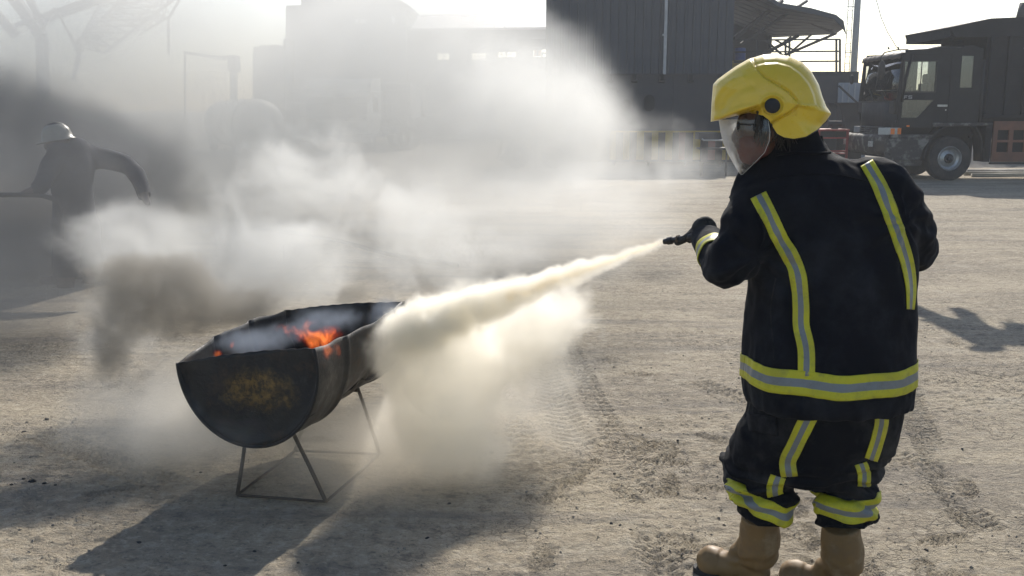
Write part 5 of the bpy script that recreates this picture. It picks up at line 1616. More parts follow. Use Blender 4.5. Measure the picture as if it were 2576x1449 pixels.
# ------------------------------------------------------------------ far white lorry, its chassis behind
YL = 38.5
lo = G(845, 385); lo = Vector((P(845, 300, YL).x, YL, 0))
lorry = empty('white_lorry', lo, R(-8), 'white lorry facing the camera, half lost in smoke, trailing a long chassis', 'truck')
K = 1 / 64.5
def lx(u): return (u - 845) * K
def lz(v): return (383 - v) * K
mb = MB(); mb.bx(lx(762), lx(928), 0, 1.7, lz(345), lz(305)); tb_('front_panel', M_WHITE, lorry, bevel=.05)
mb = MB(); mb.prism([(0, lz(305)), (.22, lz(215)), (.55, lz(203)), (1.7, lz(203)), (1.7, lz(305))], 'x', lx(758), lx(766)); tb_('cab_side', M_WHITE, lorry)
mb = MB(); mb.prism([(0, lz(305)), (.22, lz(215)), (.55, lz(203)), (1.7, lz(203)), (1.7, lz(305))], 'x', lx(924), lx(932)); tb_('cab_side', M_WHITE, lorry)
mb = MB(); mb.prism([(.13, lz(246)), (.22, lz(215)), (.5, lz(202)), (1.7, lz(200)), (1.7, lz(206)), (.5, lz(209)), (.28, lz(218)), (.19, lz(248))], 'x', lx(758), lx(932)); tb_('roof', M_WHITE, lorry, bevel=.03)
mb = MB(); mb.prism([(.02, lz(302)), (.14, lz(248)), (.16, lz(248)), (.04, lz(302))], 'x', lx(767), lx(923)); tb_('windscreen', M_GLASSD, lorry)
for v in (309, 314, 319):
    mb = MB(); mb.bx(lx(790), lx(900), -.04, 0, lz(v + 2.4), lz(v)); tb_('grille_bar', M_DARKST, lorry)
for u in (772, 902):
    mb = MB(); mb.bx(lx(u), lx(u + 18), -.05, 0, lz(334), lz(324)); tb_('headlight', M_LAMP, lorry, bevel=.02)
mb = MB(); mb.bx(lx(756), lx(936), -.14, .2, lz(358), lz(346)); tb_('bumper', M_WHITE, lorry, bevel=.03)
mb = MB(); mb.bx(lx(810), lx(840), -.16, -.141, lz(355), lz(349)); tb_('number_plate', M_PALEP, lorry)
for u in (742, 940):
    mb = MB(); mb.bx(lx(u), lx(u + 12), .0, .05, lz(285), lz(250)); mb.beam((lx(u + 6), .03, lz(250)), (lx(845) + (lx(u + 6) - lx(845)) * .88, .2, lz(240)), .03); tb_('mirror', M_BLK, lorry)
for u in (775, 912):
    wheel('wheel', lorry, (lx(u), .9, .5), .5, .3, .27); 
lorry_w = [o for o in lorry.children if o.name.startswith('wheel')]
for o in lorry_w: o.rotation_euler = (0, 0, R(90) if o.location.x > 0 else R(-90))
mb = MB(); mb.bx(lx(800), lx(890), 1.7, 10, lz(325), lz(305)); tb_('chassis', M_DARKST, lorry)
mb = MB(); mb.bx(lx(762), lx(928), 2.1, 10, lz(300), lz(215)); tb_('cargo_body', M_WALLD, lorry)
for y in (2.3, 3.6, 4.9, 6.2, 7.5, 8.8):
    mb = MB(); mb.bx(lx(928), lx(931), y, y + .08, lz(300), lz(216)); tb_('body_rib', M_WALLD, lorry)
for k, y in enumerate((6.2, 7.6)):
    w_ = wheel('wheel', lorry, (lx(915), y, .5), .5, .5, .27); w_.rotation_euler = (0, 0, R(90))
for v in (312, 322, 333):
    mb = MB(); mb.bx(lx(930), lx(932), 2.0, 5.2, lz(v + 2.5), lz(v)); tb_('side_rail', M_STEEL, lorry)

# second lorry beside it, seen along its flank
YL2 = 41.0
l2 = Vector((P(980, 300, YL2).x, YL2, 0))
fl = empty('flatbed_trailer', l2, R(0), 'parked grey trailer with mudguards and pale side rails right of the white lorry', 'trailer')
k2 = 1 / 60.5
X2 = lambda u: (u - 980) * k2
Z2 = lambda v: (376 - v) * k2
mb = MB(); mb.bx(X2(946), X2(1034), 0, 2.3, Z2(300), Z2(289)); tb_('deck', M_WALLD, fl)
mb = MB(); mb.bx(X2(948), X2(1032), .05, 2.2, Z2(289), Z2(213)); tb_('load_box', M_WALLD, fl)
for i in range(8):
    mb = MB(); mb.bx(X2(950 + 10.5 * i), X2(952 + 10.5 * i), 0.0, .05, Z2(288), Z2(214)); tb_('box_rib', M_HULL, fl)
mb = MB(); mb.bx(X2(947), X2(1034), -.02, .1, Z2(215), Z2(210)); tb_('top_rail', M_PALEP, fl)
for v in (313, 323, 334):
    mb = MB(); mb.bx(X2(948), X2(980), -.02, .02, Z2(v + 2), Z2(v)); tb_('side_rail', M_WHITE, fl)
mb = MB(); mb.bx(X2(950), X2(953), 0, .04, Z2(340), Z2(300)); mb.bx(X2(975), X2(978), 0, .04, Z2(340), Z2(300)); tb_('rail_post', M_DARKST, fl)
mb = MB(); rows = [[Vector((X2(u), y, Z2(v))) for y in (-.05, .5)] for u, v in ((984, 322), (988, 305), (996, 302), (1018, 302), (1024, 306), (1027, 320))]
mb.grid(rows); o = tb_('mudguard', M_PALEP, fl); s_ = o.modifiers.new('t', 'SOLIDIFY'); s_.thickness = .03
wheel('wheel', fl, (X2(1003), .2, .5), .5, .35, .27); wheel('wheel', fl, (X2(1026), .25, .5), .5, .35, .27)

# white storage tank on wheels, rounded end to the right
YK = 37.0
tko = Vector((P(650, 300, YK).x, YK, 0))
tk = empty('white_tank', tko, R(-62), 'white cylindrical tank with a rounded end and dark straps, fading into the smoke', 'tank')
rk = 61 / 66.0; zc = P(650, 313, YK).z
q = Matrix.Rotation(R(90), 3, 'Y')
prof = [(0, .98 + .0), (rk * .35, .93), (rk * .65, .80), (rk * .88, .55), (rk * .98, .25), (rk, 0), (rk, -5.5), (rk * .9, -5.9), (rk * .5, -6.2), (0, -6.3)]
mb = MB(); mb.lathe(prof, 36, q, closed=True); mb.v = [(x, y, z + zc) for x, y, z in mb.v]; mb.build('shell', M_WHITE, tk, smooth=True)
for x in (-.25, -2.2, -4.2):
    mb = MB(); mb.lathe([(rk + .02, x - .08), (rk + .02, x + .08)], 36, q); mb.v = [(a, b, c + zc) for a, b, c in mb.v]; o = mb.build('strap', M_DARKST, tk, smooth=True)
    s_ = o.modifiers.new('t', 'SOLIDIFY'); s_.thickness = .02
mb = MB(); mb.bx(-5.4, .3, -.5, -.3, .55, zc - rk + .12); mb.bx(-5.4, .3, .3, .5, .55, zc - rk + .12); mb.bx(-5.4, .3, -.3, .3, .60, .75); tb_('cradle', M_DARKST, tk)
for x in (-.4, -4.6):
    wheel('wheel', tk, (x, -.75, .42), .42, .25, .22); wheel('wheel', tk, (x, .75, .42), .42, .25, .22, face=1)

# compressor with open lid, round sign on stand
YQ = 27.5
c0 = Vector((P(1345, 330, YQ).x, YQ, 0))
cp = empty('compressor_trailer', c0, 0, 'dark compressor trailer with its lid propped open, half hidden by smoke', 'trailer')
def cq(name, u0, u1, v0, v1, d, dy=0, m=M_HULL, gnd=False, **k):
    mb = MB(); pb(mb, u0, u1, v0, v1, YQ + dy, d, gnd); return rel(mb, c0, name, m, cp, **k)
cq('body', 1290, 1400, 278, 332, 1.3, m=M_HULL); cq('panel', 1296, 1330, 284, 326, .03, -.035, M_DARKST); cq('panel', 1334, 1366, 284, 326, .03, -.035, M_DARKST); cq('panel', 1370, 1396, 284, 326, .03, -.035, M_DARKST)
cq('frame', 1282, 1404, 332, 338, 1.3, m=M_PALEP)
for dy in (0, 1.2):
    mb = MB(); mb.beam(P(1306, 258, YQ) + Vector((0, dy, 0)), P(1350, 238, YQ) + Vector((0, dy, 0)), .05); rel(mb, c0, 'lid_edge', M_WHITE, cp)
mb = MB(); a = P(1306, 260, YQ); b = P(1350, 240, YQ); mb.add([a, b, b + Vector((0, 1.2, 0)), a + Vector((0, 1.2, 0))], [(0, 1, 2, 3)]); o = rel(mb, c0, 'lid', M_CLAD, cp); s_ = o.modifiers.new('t', 'SOLIDIFY'); s_.thickness = .03
for u in (1300, 1392):
    w_ = wheel('wheel', cp, (P(u, 380, YQ).x - c0.x, .05, .35), .35, .2, .18)
for u in (1284, 1345):
    cq('leg', u, u + 4, 338, 400, .05, m=M_DARKST, gnd=True)
cq('exhaust', 1318, 1323, 225, 278, .12, .5, M_DARKST)
s0 = P(1272, 308, 26.6); so2 = Vector((s0.x, 26.6, 0))
sg = empty('round_sign', so2, 0, 'round faded orange disc sign on a spindly stand before the compressor', 'sign')
mb = MB(); q = Matrix.Rotation(R(90), 3, 'X'); mb.lathe([(0, .015), (.16, .015), (.165, 0), (.16, -.015), (0, -.015)], 28, q, closed=True); mb.v = [(x, y, z + s0.z) for x, y, z in mb.v]
mb.build('disc', mat('faded orange disc', (.34, .16, .08), .7, grime=(.2, .14, .1), gscale=4), sg)
for a, b in (((1272, 322), (1250, 402)), ((1272, 322), (1292, 402)), ((1256, 372), (1288, 372)), ((1266, 322), (1258, 405))):
    mb = MB(); mb.beam(P(*a, 26.6), P(*b, 26.6), .035); rel(mb, so2, 'stand_leg', M_DARKST, sg)
w0 = Vector((P(1275, 372, 26.0).x, 26.0, 0))
mb = MB(); mb.beam(P(1298, 342, 26.0) - w0, P(1262, 404, 26.0) - w0, .16, .10); o = mb.build('leaning_plank', M_DARKST); o.location = w0
tag(o, 'dark plank leaning beside the round sign stand', 'plank')

# ------------------------------------------------------------------ dragline boom trusses at upper left, jib crane
YD = 34.0
d0 = Vector((P(120, 100, YD).x, YD, 0))
dg_ = empty('dragline_boom', d0, 0, 'huge lattice boom and masts of a dragline, faint in smoke at upper left', 'crane')
def db(u0, v0, u1, v1, w, y0=YD, y1=None, name='chord'):
    mb = MB(); mb.beam(P(u0, v0, y0), P(u1, v1, y1 or y0), w * .62); rel(mb, d0, name, M_DARKST, dg_)
db(24, -20, 105, 92, .52); db(60, -25, 108, 60, .3, YD + 1); db(-30, 10, 40, 90, .4)
db(40, 64, 240, -6, .22); db(78, 48, 250, 8, .18, YD + .5); db(115, 52, 300, -12, .24, YD + 1)
db(100, 85, 140, 20, .14, name='strut'); db(145, 30, 178, 92, .12, name='strut')
def truss(A, B, C_, D, n, y0, y1, wc=.16, wb=.08):
    """two chords A-B and C-D with crossed bracing"""
    L = lambda a, b, t: (a[0] + (b[0] - a[0]) * t, a[1] + (b[1] - a[1]) * t)
    db(*A, *B, wc, y0); db(*C_, *D, wc, y0); db(A[0] + 8, A[1] - 6, B[0] + 8, B[1] - 6, wc * .8, y1); db(C_[0] + 8, C_[1] - 6, D[0] + 8, D[1] - 6, wc * .8, y1)
    for i in range(n):
        a = L(A, B, i / n); b = L(C_, D, (i + 1) / n); c = L(C_, D, i / n); d = L(A, B, (i + 1) / n)
        db(*a, *b, wb, y0, name='lacing'); db(*c, *d, wb, y0, name='lacing'); db(*a, *c, wb, y0, y1, name='lacing')
truss((190, 110), (330, -20), (260, 135), (460, -20), 9, YD, YD + 1.6)
truss((205, 95), (268, -20), (240, 110), (330, -25), 6, YD + 2, YD + 3, .12, .06)
truss((330, 62), (425, -20), (350, 88), (428, 40), 5, YD + .8, YD + 2, .10, .05)
db(428, 40, 455, -6, .12); db(424, 40, 424, 135, .10); db(330, 50, 410, 38, .08); db(330, 56, 412, 44, .08)
db(205, 115, 185, 200, .2, name='leg'); db(180, 92, 200, 140, .15, name='leg'); db(105, 92, 110, 260, .5, name='leg')
j0 = Vector((P(520, 140, 50).x, 50, 0))
jc = empty('jib_crane', j0, 0, 'small grey jib crane with a boxy head far off left of the tower', 'crane')
for a, b, w, nm in (((462, 131), (575, 146), .09, 'jib'), ((462, 134), (575, 152), .06, 'jib'), ((465, 131), (465, 300), .08, 'post'), ((588, 170), (588, 320), .3, 'post')):
    mb = MB(); mb.beam(P(*a, 50), P(*b, 50), w); rel(mb, j0, nm, M_WALLD, jc)
mb = MB(); pb(mb, 571, 592, 138, 180, 49.6, 1); rel(mb, j0, 'head_box', M_WALLD, jc, bevel=.05)
for k in range(7):
    mb = MB(); mb.beam(P(468 + 15 * k, 132 + 2 * k, 50), P(476 + 15 * k, 136 + 2 * k, 50), .06); rel(mb, j0, 'lacing', M_WALLD, jc)
# ------------------------------------------------------------------ the helper in the smoke at left
YW = 9.0
def W_(u, v, dy=0.0): return P(u, v, YW + dy)
mb = MB()
k = 1.0
limb(mb, [(W_(190, 560), .165), (W_(182, 480), .155), (W_(185, 420), .165), (W_(190, 385, .02), .13)], 22)
limb(mb, [(W_(160, 372, .0), .085), (W_(152, 352, -.02), .06)], 14)
limb(mb, [(W_(150, 385, -.1), .09), (W_(215, 395, .1), .11), (W_(255, 398, .15), .08), (W_(312, 412, .1), .068), (W_(345, 440, .0), .055), (W_(362, 490, -.15), .042), (W_(372, 512, -.2), .03)], 16)
limb(mb, [(W_(150, 395, -.1), .09), (W_(120, 430, -.25), .06), (W_(100, 470, -.45), .048), (W_(60, 488, -.5), .035)], 16)
limb(mb, [(W_(175, 570, -.05), .12), (W_(165, 670, -.15), .09), (W_(168, 790, .0), .06), (W_(170, 838, .05), .05)], 16)
limb(mb, [(W_(215, 570, .05), .12), (W_(228, 670, .1), .09), (W_(240, 780, .3), .06), (W_(243, 828, .35), .05)], 16)
for c in ((W_(170, 845, .05)), (W_(243, 832, .35))):
    limb(mb, [(Vector((c.x + .03, c.y, .05)), .05), (Vector((c.x - .16, c.y - .03, .045)), .045)], 12)
# head, tilted down to the left, with nose and ear
hw = W_(142, 352, -.02)
mb.sphere(hw + Vector((0, 0, .05)), (.095, .078, .11), 20, 14)
limb(mb, [(hw + Vector((-.085, -.02, .03)), .012), (hw + Vector((-.108, -.02, .0)), .014)], 8)
mb.sphere(hw + Vector((-.04, -.02, -.05)), (.055, .05, .045), 14, 10)
mb.sphere(hw + Vector((.02, -.08, .03)), (.022, .012, .03), 10, 8)
wb = fuse(mb, 'person', 0.016, 4, [lambda co, no: (n3(co, 7, 7, 4, 3) * 0.012).astype(np.float32)])
worker = link_mesh('person', wb, mat('smoke hidden skin', (.07, .05, .045), .7))
tag(worker, 'worker in a pale hard hat and dark blue coveralls bending in dark smoke at left', 'person')
# coverall: the same figure grown outward, without head and hands
cm = wb.copy(); cm.name = 'coverall'
cm.materials.clear()
bm = bmesh.new(); bm.from_mesh(cm)
hz = hw.z - .035
kill = [v for v in bm.verts if (v.co.z > hz and v.co.x < hw.x + .13 and (v.co - hw).length < .26) or v.co.z < .11 or (v.co - W_(372, 512, -.2)).length < .09 or (v.co - W_(60, 488, -.5)).length < .09]
bmesh.ops.delete(bm, geom=kill, context='VERTS')
for v in bm.verts: v.co += v.normal * (.022 + .010 * noise.noise(v.co * 6))
bm.to_mesh(cm); bm.free()
link_mesh('coverall', cm, mat('dark blue coverall', (.010, .014, .026), .9, grime=(.08, .08, .08), gscale=5), worker, smooth=True)
# hard hat: dome, ridge, peak
M_HAT = mat('dusty cream hard hat', (.20, .19, .155), .4, grime=(.30, .27, .22), gscale=9)
q = Matrix.Rotation(R(-10), 3, 'Y')
hc = W_(146, 358, -.02) + Vector((0, 0, .02))
mb = MB()
prof = [(0, .152), (.04, .148), (.075, .132), (.105, .098), (.122, .05), (.128, .01), (.150, -.002), (.152, -.008), (.126, .0)]
mb.lathe(prof, 40, closed=True)
mb.v = [tuple(hc + q @ Vector((x * (1.08 if x > 0 else (1.08 + (.22 if z < .012 and math.hypot(x, y) > .13 else 0) * max(0, -x / .15))), y * .9, z))) for x, y, z in mb.v]
hat = mb.build('hard_hat', M_HAT, worker, smooth=True)
mb = MB()
for o_ in (-.022, 0, .022):
    mb.tube([hc + q @ Vector((.145 * math.cos(a) * .92, o_, .157 * math.sin(a))) for a in [math.pi * (.12 + .76 * i / 14) for i in range(15)]], .006, 6)
mb.build('ridge', M_HAT, hat, smooth=True)
# the hose he drags
pts = [(W_(-60, 492, -.55), .022), (W_(60, 490, -.52), .022), (W_(120, 496, -.5), .022), (W_(150, 520, -.4), .022), (W_(155, 600, -.35), .022)]
mb = MB(); sp = smooth_path(pts, 8); mb.tube([p for p, r in sp], .02, 8); o = mb.build('fire_hose', M_DARKST, smooth=True); tag(o, 'dark hose drawn level across the smoke in the hard hat worker\'s hand', 'hose')

# ------------------------------------------------------------------ hose on the ground, clods, chips
pts = [G(640, 573, .03), G(720, 582, .03), G(850, 605, .03), G(980, 640, .03), G(1150, 668, .03)]
mb = MB(); sp = smooth_path([(p, .03) for p in pts], 8); mb.tube([p for p, r in sp], .022, 10); o = mb.build('supply_hose', mat('flat dark hose', (.07, .065, .06), .85, grime=(.2, .18, .15), gscale=6), smooth=True)
tag(o, 'long dark supply hose lying across the yard behind the drum', 'hose')
def rock_mesh(seed, name):
    bm = bmesh.new(); bmesh.ops.create_icosphere(bm, subdivisions=2, radius=1.0)
    for v in bm.verts:
        n_ = noise.noise(v.co * 1.3 + Vector((seed * 3.1, 0, 0))); v.co *= 1 + .5 * n_; v.co.z *= .6
    me = bpy.data.meshes.new(name); bm.to_mesh(me); bm.free(); return me
M_CHAR = mat('charred lump', (.03, .028, .026), .9, grime=(.09, .08, .07), gscale=40)
M_CLOD = mat('dry clod', (.25, .22, .18), .95, grime=(.12, .11, .09), gscale=40)
rm = [rock_mesh(i, 'charred_lump') for i in range(5)]
for m_ in rm: m_.materials.append(M_CHAR)
SPOTS = [(60, 1090, 8), (118, 1058, 10), (82, 1217, 15), (112, 1222, 9), (60, 1212, 8), (30, 1226, 8), (140, 1226, 7), (1238, 1143, 10), (1208, 1156, 8), (1222, 1150, 7), (1545, 1195, 7), (2330, 1382, 9), (1538, 1318, 8), (1560, 1322, 6),
         (640, 1385, 8), (350, 1365, 9), (565, 1420, 8), (750, 1412, 7), (1750, 610, 6), (2005, 1240, 6), (270, 1140, 5), (505, 1190, 6), (1130, 1262, 7), (1075, 1345, 8), (1890, 1250, 6), (2420, 1130, 6), (1475, 1000, 5), (1705, 1110, 6)]
for i, (u, v, s) in enumerate(SPOTS):
    g = G(u, v); r = s * .5 * g.y / FPX * 1.05
    o = bpy.data.objects.new('charred_lump', rm[i % 5]); COL.objects.link(o)
    o.location = (g.x, g.y, gh(g.x, g.y) + r * .35); o.scale = (r * random.uniform(1, 1.7), r, r); o.rotation_euler = (0, 0, random.uniform(0, 6))
    tag(o, 'small charred lump lying on the trampled dirt', 'lump', 'charred lumps scattered over the dirt')
# loose crumbs: too many to count
mb = MB(); rng = np.random.RandomState(11)
N = 5200
cx = rng.uniform(-2.6, 3.2, N); cyy = 2.6 + 6.5 * rng.uniform(0, 1, N) ** 1.3
dn = fbm(cx * .9, cyy * .9, 3, 31)
keep = dn > rng.uniform(.30, .62, N); cx = cx[keep]; cyy = cyy[keep]
hz_ = ground_height(cx, cyy)
base = [(1, 0, 0), (-.5, .87, 0), (-.5, -.87, 0), (.2, .1, .8), (-.1, 0, -.5)]
fc = [(0, 1, 3), (1, 2, 3), (2, 0, 3), (1, 0, 4), (2, 1, 4), (0, 2, 4)]
for x, y, z in zip(cx, cyy, hz_):
    r = .0022 + .006 * rng.uniform() ** 5 + .002 * rng.uniform(); a = rng.uniform(0, 6.3); ca, sa = math.cos(a), math.sin(a)
    mb.add([(x + r * (bx_ * ca - by * sa) * rng.uniform(.7, 1.4), y + r * (bx_ * sa + by * ca), z + r * (bz * .8 + .25)) for bx_, by, bz in base], fc)
o = mb.build('dirt_crumbs', M_CLOD, fix=False); tag(o, 'loose crumbs and gravel strewn on the dirt', 'gravel', kind='stuff')
# ------------------------------------------------------------------ smoke: fog volumes whose density is a field (geometry nodes)
def smoke_mat(name, color, dens, aniso, absorb=None):
    m = bpy.data.materials.new(name); m.use_nodes = True
    t = m.node_tree; t.nodes.clear()
    out = t.nodes.new('ShaderNodeOutputMaterial')
    pv = t.nodes.new('ShaderNodeVolumePrincipled')
    pv.inputs['Color'].default_value = (*color, 1)
    pv.inputs['Density'].default_value = dens
    pv.inputs['Density Attribute'].default_value = 'density'
    pv.inputs['Anisotropy'].default_value = aniso
    if absorb: pv.inputs['Absorption Color'].default_value = (*absorb, 1)
    t.links.new(pv.outputs[0], out.inputs['Volume'])
    return m

def blob_field(nt, pos, blobs):
    """max/sum of soft ellipsoids: (centre, radii, weight); value 1 in the middle falling to 0 at the radius"""
    tot = None
    for c, r, w in blobs:
        d = nt.vmath('SUBTRACT', pos, tuple(c))
        d = nt.vmath('DIVIDE', d, tuple(r))
        L = nt.vmath('LENGTH', d)
        g = nt.mr(L, 0.0, 1.0, w, 0.0, smooth=True)
        tot = g if tot is None else nt.add(tot, g)
    return tot

def smoke(name, label, lo, hi, vox, blobs, material, nscale=2.0, detail=5, rough=0.55, warp=0.2, wscale=1.5, erode=0.8, gain=3.0, stretch=(1, 1, 1), seed=0.0, cap=4.0, ridge=0.35, top=1.0):
    """one cloud; blobs are the places it fills, noise eats its outline and inside"""
    me = bpy.data.meshes.new(name)
    me.from_pydata([lo, hi], [], [])
    o = bpy.data.objects.new(name, me); COL.objects.link(o)
    me.materials.append(material)
    tag(o, label, 'smoke', kind='stuff')
    ng = bpy.data.node_groups.new(name, 'GeometryNodeTree')
    ng.interface.new_socket('Geometry', in_out='INPUT', socket_type='NodeSocketGeometry')
    ng.interface.new_socket('Geometry', in_out='OUTPUT', socket_type='NodeSocketGeometry')
    nt = NT(ng)
    go = nt.n('NodeGroupOutput')
    vc = nt.n('GeometryNodeVolumeCube')
    vc.inputs['Min'].default_value = lo; vc.inputs['Max'].default_value = hi
    for ax, i in (('X', 0), ('Y', 1), ('Z', 2)):
        vc.inputs['Resolution ' + ax].default_value = max(4, int((hi[i] - lo[i]) / vox))
    pos = nt.n('GeometryNodeInputPosition').outputs[0]
    sp = nt.vmath('ADD', pos, (seed, seed * 1.7, seed * 0.6))
    wv = nt.noise(sp, wscale, 2, 0.5, out=1)
    wv = nt.vmath('SUBTRACT', wv, (0.5, 0.5, 0.5))
    wpos = nt.vmath('ADD', pos, nt.vmath('SCALE', wv, s=warp))
    bf = nt.math('MINIMUM', blob_field(nt, wpos, blobs), top)
    sp2 = nt.vmath('MULTIPLY', nt.vmath('ADD', sp, nt.vmath('SCALE', wv, s=warp)), stretch)
    nz = nt.noise(sp2, nscale, detail, rough)
    nz = nt.mr(nz, 0.3, 0.7)
    if ridge:
        n2 = nt.noise(nt.vmath('ADD', nt.vmath('SCALE', sp2, s=1.7), (9.2, 3.1, 5.5)), nscale, detail, rough)
        rg = nt.math('MULTIPLY', nt.math('ABSOLUTE', nt.sub(n2, 0.5)), 6.0, clamp=True)
        nz = nt.add(nt.mul(nz, 1 - ridge), nt.mul(rg, ridge))
    d = nt.sub(bf, nt.mul(nz, erode))
    d = nt.math('MULTIPLY', d, gain)
    d = nt.math('MAXIMUM', d, 0.0)
    d = nt.math('MINIMUM', d, cap)
    ext = [(hi[i] - lo[i]) for i in range(3)]
    sx = nt.n('ShaderNodeSeparateXYZ'); ng.links.new(pos, sx.inputs[0])
    for i in range(3):
        mg = 0.14 * ext[i]
        if not (i == 2 and lo[2] < 0.01): d = nt.mul(d, nt.mr(sx.outputs[i], lo[i], lo[i] + mg, 0, 1, smooth=True))
        d = nt.mul(d, nt.mr(sx.outputs[i], hi[i] - mg, hi[i], 1, 0, smooth=True))
    nt.put(vc.inputs['Density'], d)
    sm = nt.n('GeometryNodeSetMaterial'); sm.inputs['Material'].default_value = material
    ng.links.new(vc.outputs[0], sm.inputs[0])
    ng.links.new(sm.outputs[0], go.inputs[0])
    md = o.modifiers.new('fog', 'NODES'); md.node_group = ng
    return o
# ------------------------------------------------------------------ haze over the yard
hm = bpy.data.materials.new('yard haze'); hm.use_nodes = True
t = hm.node_tree; t.nodes.clear()
out_ = t.nodes.new('ShaderNodeOutputMaterial'); pv = t.nodes.new('ShaderNodeVolumePrincipled')
pv.inputs['Color'].default_value = (.90, .93, .97, 1); pv.inputs['Density'].default_value = 0.0018; pv.inputs['Anisotropy'].default_value = .25
t.links.new(pv.outputs[0], out_.inputs['Volume'])
mb = MB(); mb.bx(-120, 120, -15, 130, -1.2, 16); hz = mb.build('haze', hm); tag(hz, 'thin dusty haze over the yard', kind='stuff')

# ------------------------------------------------------------------ smoke, fire, powder
def cap_field(nt, pos, a, b, r0, r1, w):
    """value w on the line a-b falling to 0 at a radius that grows from r0 to r1"""
    a = Vector(a); b = Vector(b); d = b - a
    ap = nt.vmath('SUBTRACT', pos, tuple(a))
    t = nt.math('DIVIDE', nt.vmath('DOT_PRODUCT', ap, tuple(d)), d.length_squared, clamp=True)
    q = nt.vmath('SCALE', tuple(d), s=t)
    dist = nt.vmath('LENGTH', nt.vmath('SUBTRACT', ap, q))
    rad = nt.add(nt.mul(nt.math('POWER', t, 1.15), r1 - r0), r0)
    return nt.mr(nt.math('DIVIDE', dist, rad), 0.0, 1.0, w, 0.0, smooth=True)
_bf = blob_field
def blob_field(nt, pos, blobs):
    tot = None
    for b in blobs:
        g = cap_field(nt, pos, *b[1:]) if b[0] == 'cap' else _bf(nt, pos, [b])
        tot = g if tot is None else nt.add(tot, g)
    return tot
def px_blob(u, v, y, ru, rv, dy, w):
    s = y * 1.0 / FPX
    return (P(u, v, y), (ru * s, dy, rv * s), w)

M_SW = smoke_mat('white smoke', (.87, .87, .85), 1.0, .32)
M_SG = smoke_mat('grey smoke', (.76, .765, .755), 1.0, .35)
M_SD = smoke_mat('dark sooty smoke', (.30, .305, .31), 1.0, .2)
M_SB = smoke_mat('brown grey smoke', (.38, .36, .325), 1.0, .3)
M_PW = smoke_mat('cream powder', (.99, .965, .90), 1.0, .45)
M_PJ = smoke_mat('tan powder', (.95, .85, .66), 1.0, .55)

# jet of powder
N0 = NZ1 + nd * .004
J1 = P(1030, 832, 4.28)
smoke('powder_jet', 'cream powder jet shot from the nozzle to the burning drum', (-.85, 3.25, .40), (.66, 4.75, 1.30), .0105,
      [('cap', N0, J1, .020, .21, 2.0)], M_PW, nscale=12, detail=7, rough=.66, warp=.075, wscale=7, erode=1.5, gain=52, seed=3, cap=30, ridge=.35, top=2.0)
smoke('powder_core', 'tan dense core of the powder jet near the nozzle', (-.3, 3.25, .75), (.66, 4.1, 1.30), .006,
      [('cap', N0, N0.lerp(J1, .55), .014, .040, 1.35)], M_PJ, nscale=22, detail=4, rough=.6, warp=.012, wscale=12, erode=1.15, gain=75, seed=5, cap=50, ridge=.1, top=2.0)
# cloud where the powder hits the drum and rolls on
smoke('powder_cloud', 'dense cream cloud rolling off the drum where powder strikes', (-1.1, 3.40, -.05), (1.15, 5.7, 1.25), .0175,
      [('cap', N0.lerp(J1, .25), J1 + Vector((.05, 0, -.05)), .04, .42, 1.0), px_blob(1075, 880, 4.25, 130, 140, .30, 1.3), px_blob(1150, 900, 4.25, 230, 190, .42, 1.2), px_blob(1110, 1010, 4.15, 210, 190, .42, 1.15), px_blob(1250, 900, 4.5, 320, 240, .5, 1.15),
       px_blob(1020, 1010, 4.2, 90, 170, .26, .8), px_blob(1160, 1130, 4.1, 300, 180, .5, 1.0), px_blob(1380, 780, 4.8, 300, 190, .6, .75)],
      M_PW, nscale=3.6, detail=9, rough=.66, warp=.22, wscale=3.0, erode=1.2, gain=11, seed=9, cap=9, ridge=.4)
smoke('ground_dust', 'thin pale dust spreading over the dirt around the drum stand', (-3.2, 2.6, -.05), (2.2, 7.0, 1.1), .04,
      [px_blob(700, 1080, 4.2, 620, 260, .9, .9), px_blob(1020, 1160, 4.2, 420, 200, .8, 1.0), px_blob(380, 1020, 4.5, 420, 330, .9, .9), px_blob(1250, 1020, 4.7, 420, 300, .9, .7)],
      smoke_mat('pale dust', (.96, .93, .87), 1.0, .4), nscale=1.5, detail=8, rough=.62, warp=.35, wscale=1.5, erode=.95, gain=4.6, seed=2)
# smoke off the far side of the drum
smoke('drum_smoke', 'white smoke curling up and left from the burning drum', (-4.0, 4.2, .1), (.9, 7.8, 2.6), .024,
      [px_blob(560, 640, 5.5, 430, 220, .6, 1.3), px_blob(330, 620, 5.5, 240, 200, .5, 1.3), px_blob(800, 700, 5.4, 330, 190, .5, 1.3), px_blob(300, 870, 5.2, 230, 300, .5, 1.1), px_blob(800, 480, 6.2, 430, 300, .6, 1.0), px_blob(1150, 640, 6.2, 380, 220, .6, .9)],
      M_SW, nscale=1.8, detail=10, rough=.68, warp=.6, wscale=1.3, erode=1.25, gain=4.4, seed=14, cap=4, ridge=.5)
smoke('brown_smoke', 'brown grey billow pouring from the left rim of the drum', (-2.7, 3.9, .2), (-.1, 5.7, 1.45), .015,
      [px_blob(310, 740, 4.75, 170, 150, .36, 1.25), px_blob(450, 770, 4.75, 200, 150, .36, 1.35), px_blob(600, 770, 4.85, 190, 100, .3, 1.2), px_blob(870, 746, 5.1, 120, 50, .2, 1.2), px_blob(270, 890, 4.6, 130, 150, .3, .9)],
      M_SB, nscale=3.8, detail=9, rough=.68, warp=.34, wscale=2.4, erode=1.2, gain=16, seed=21, cap=9, ridge=.45)
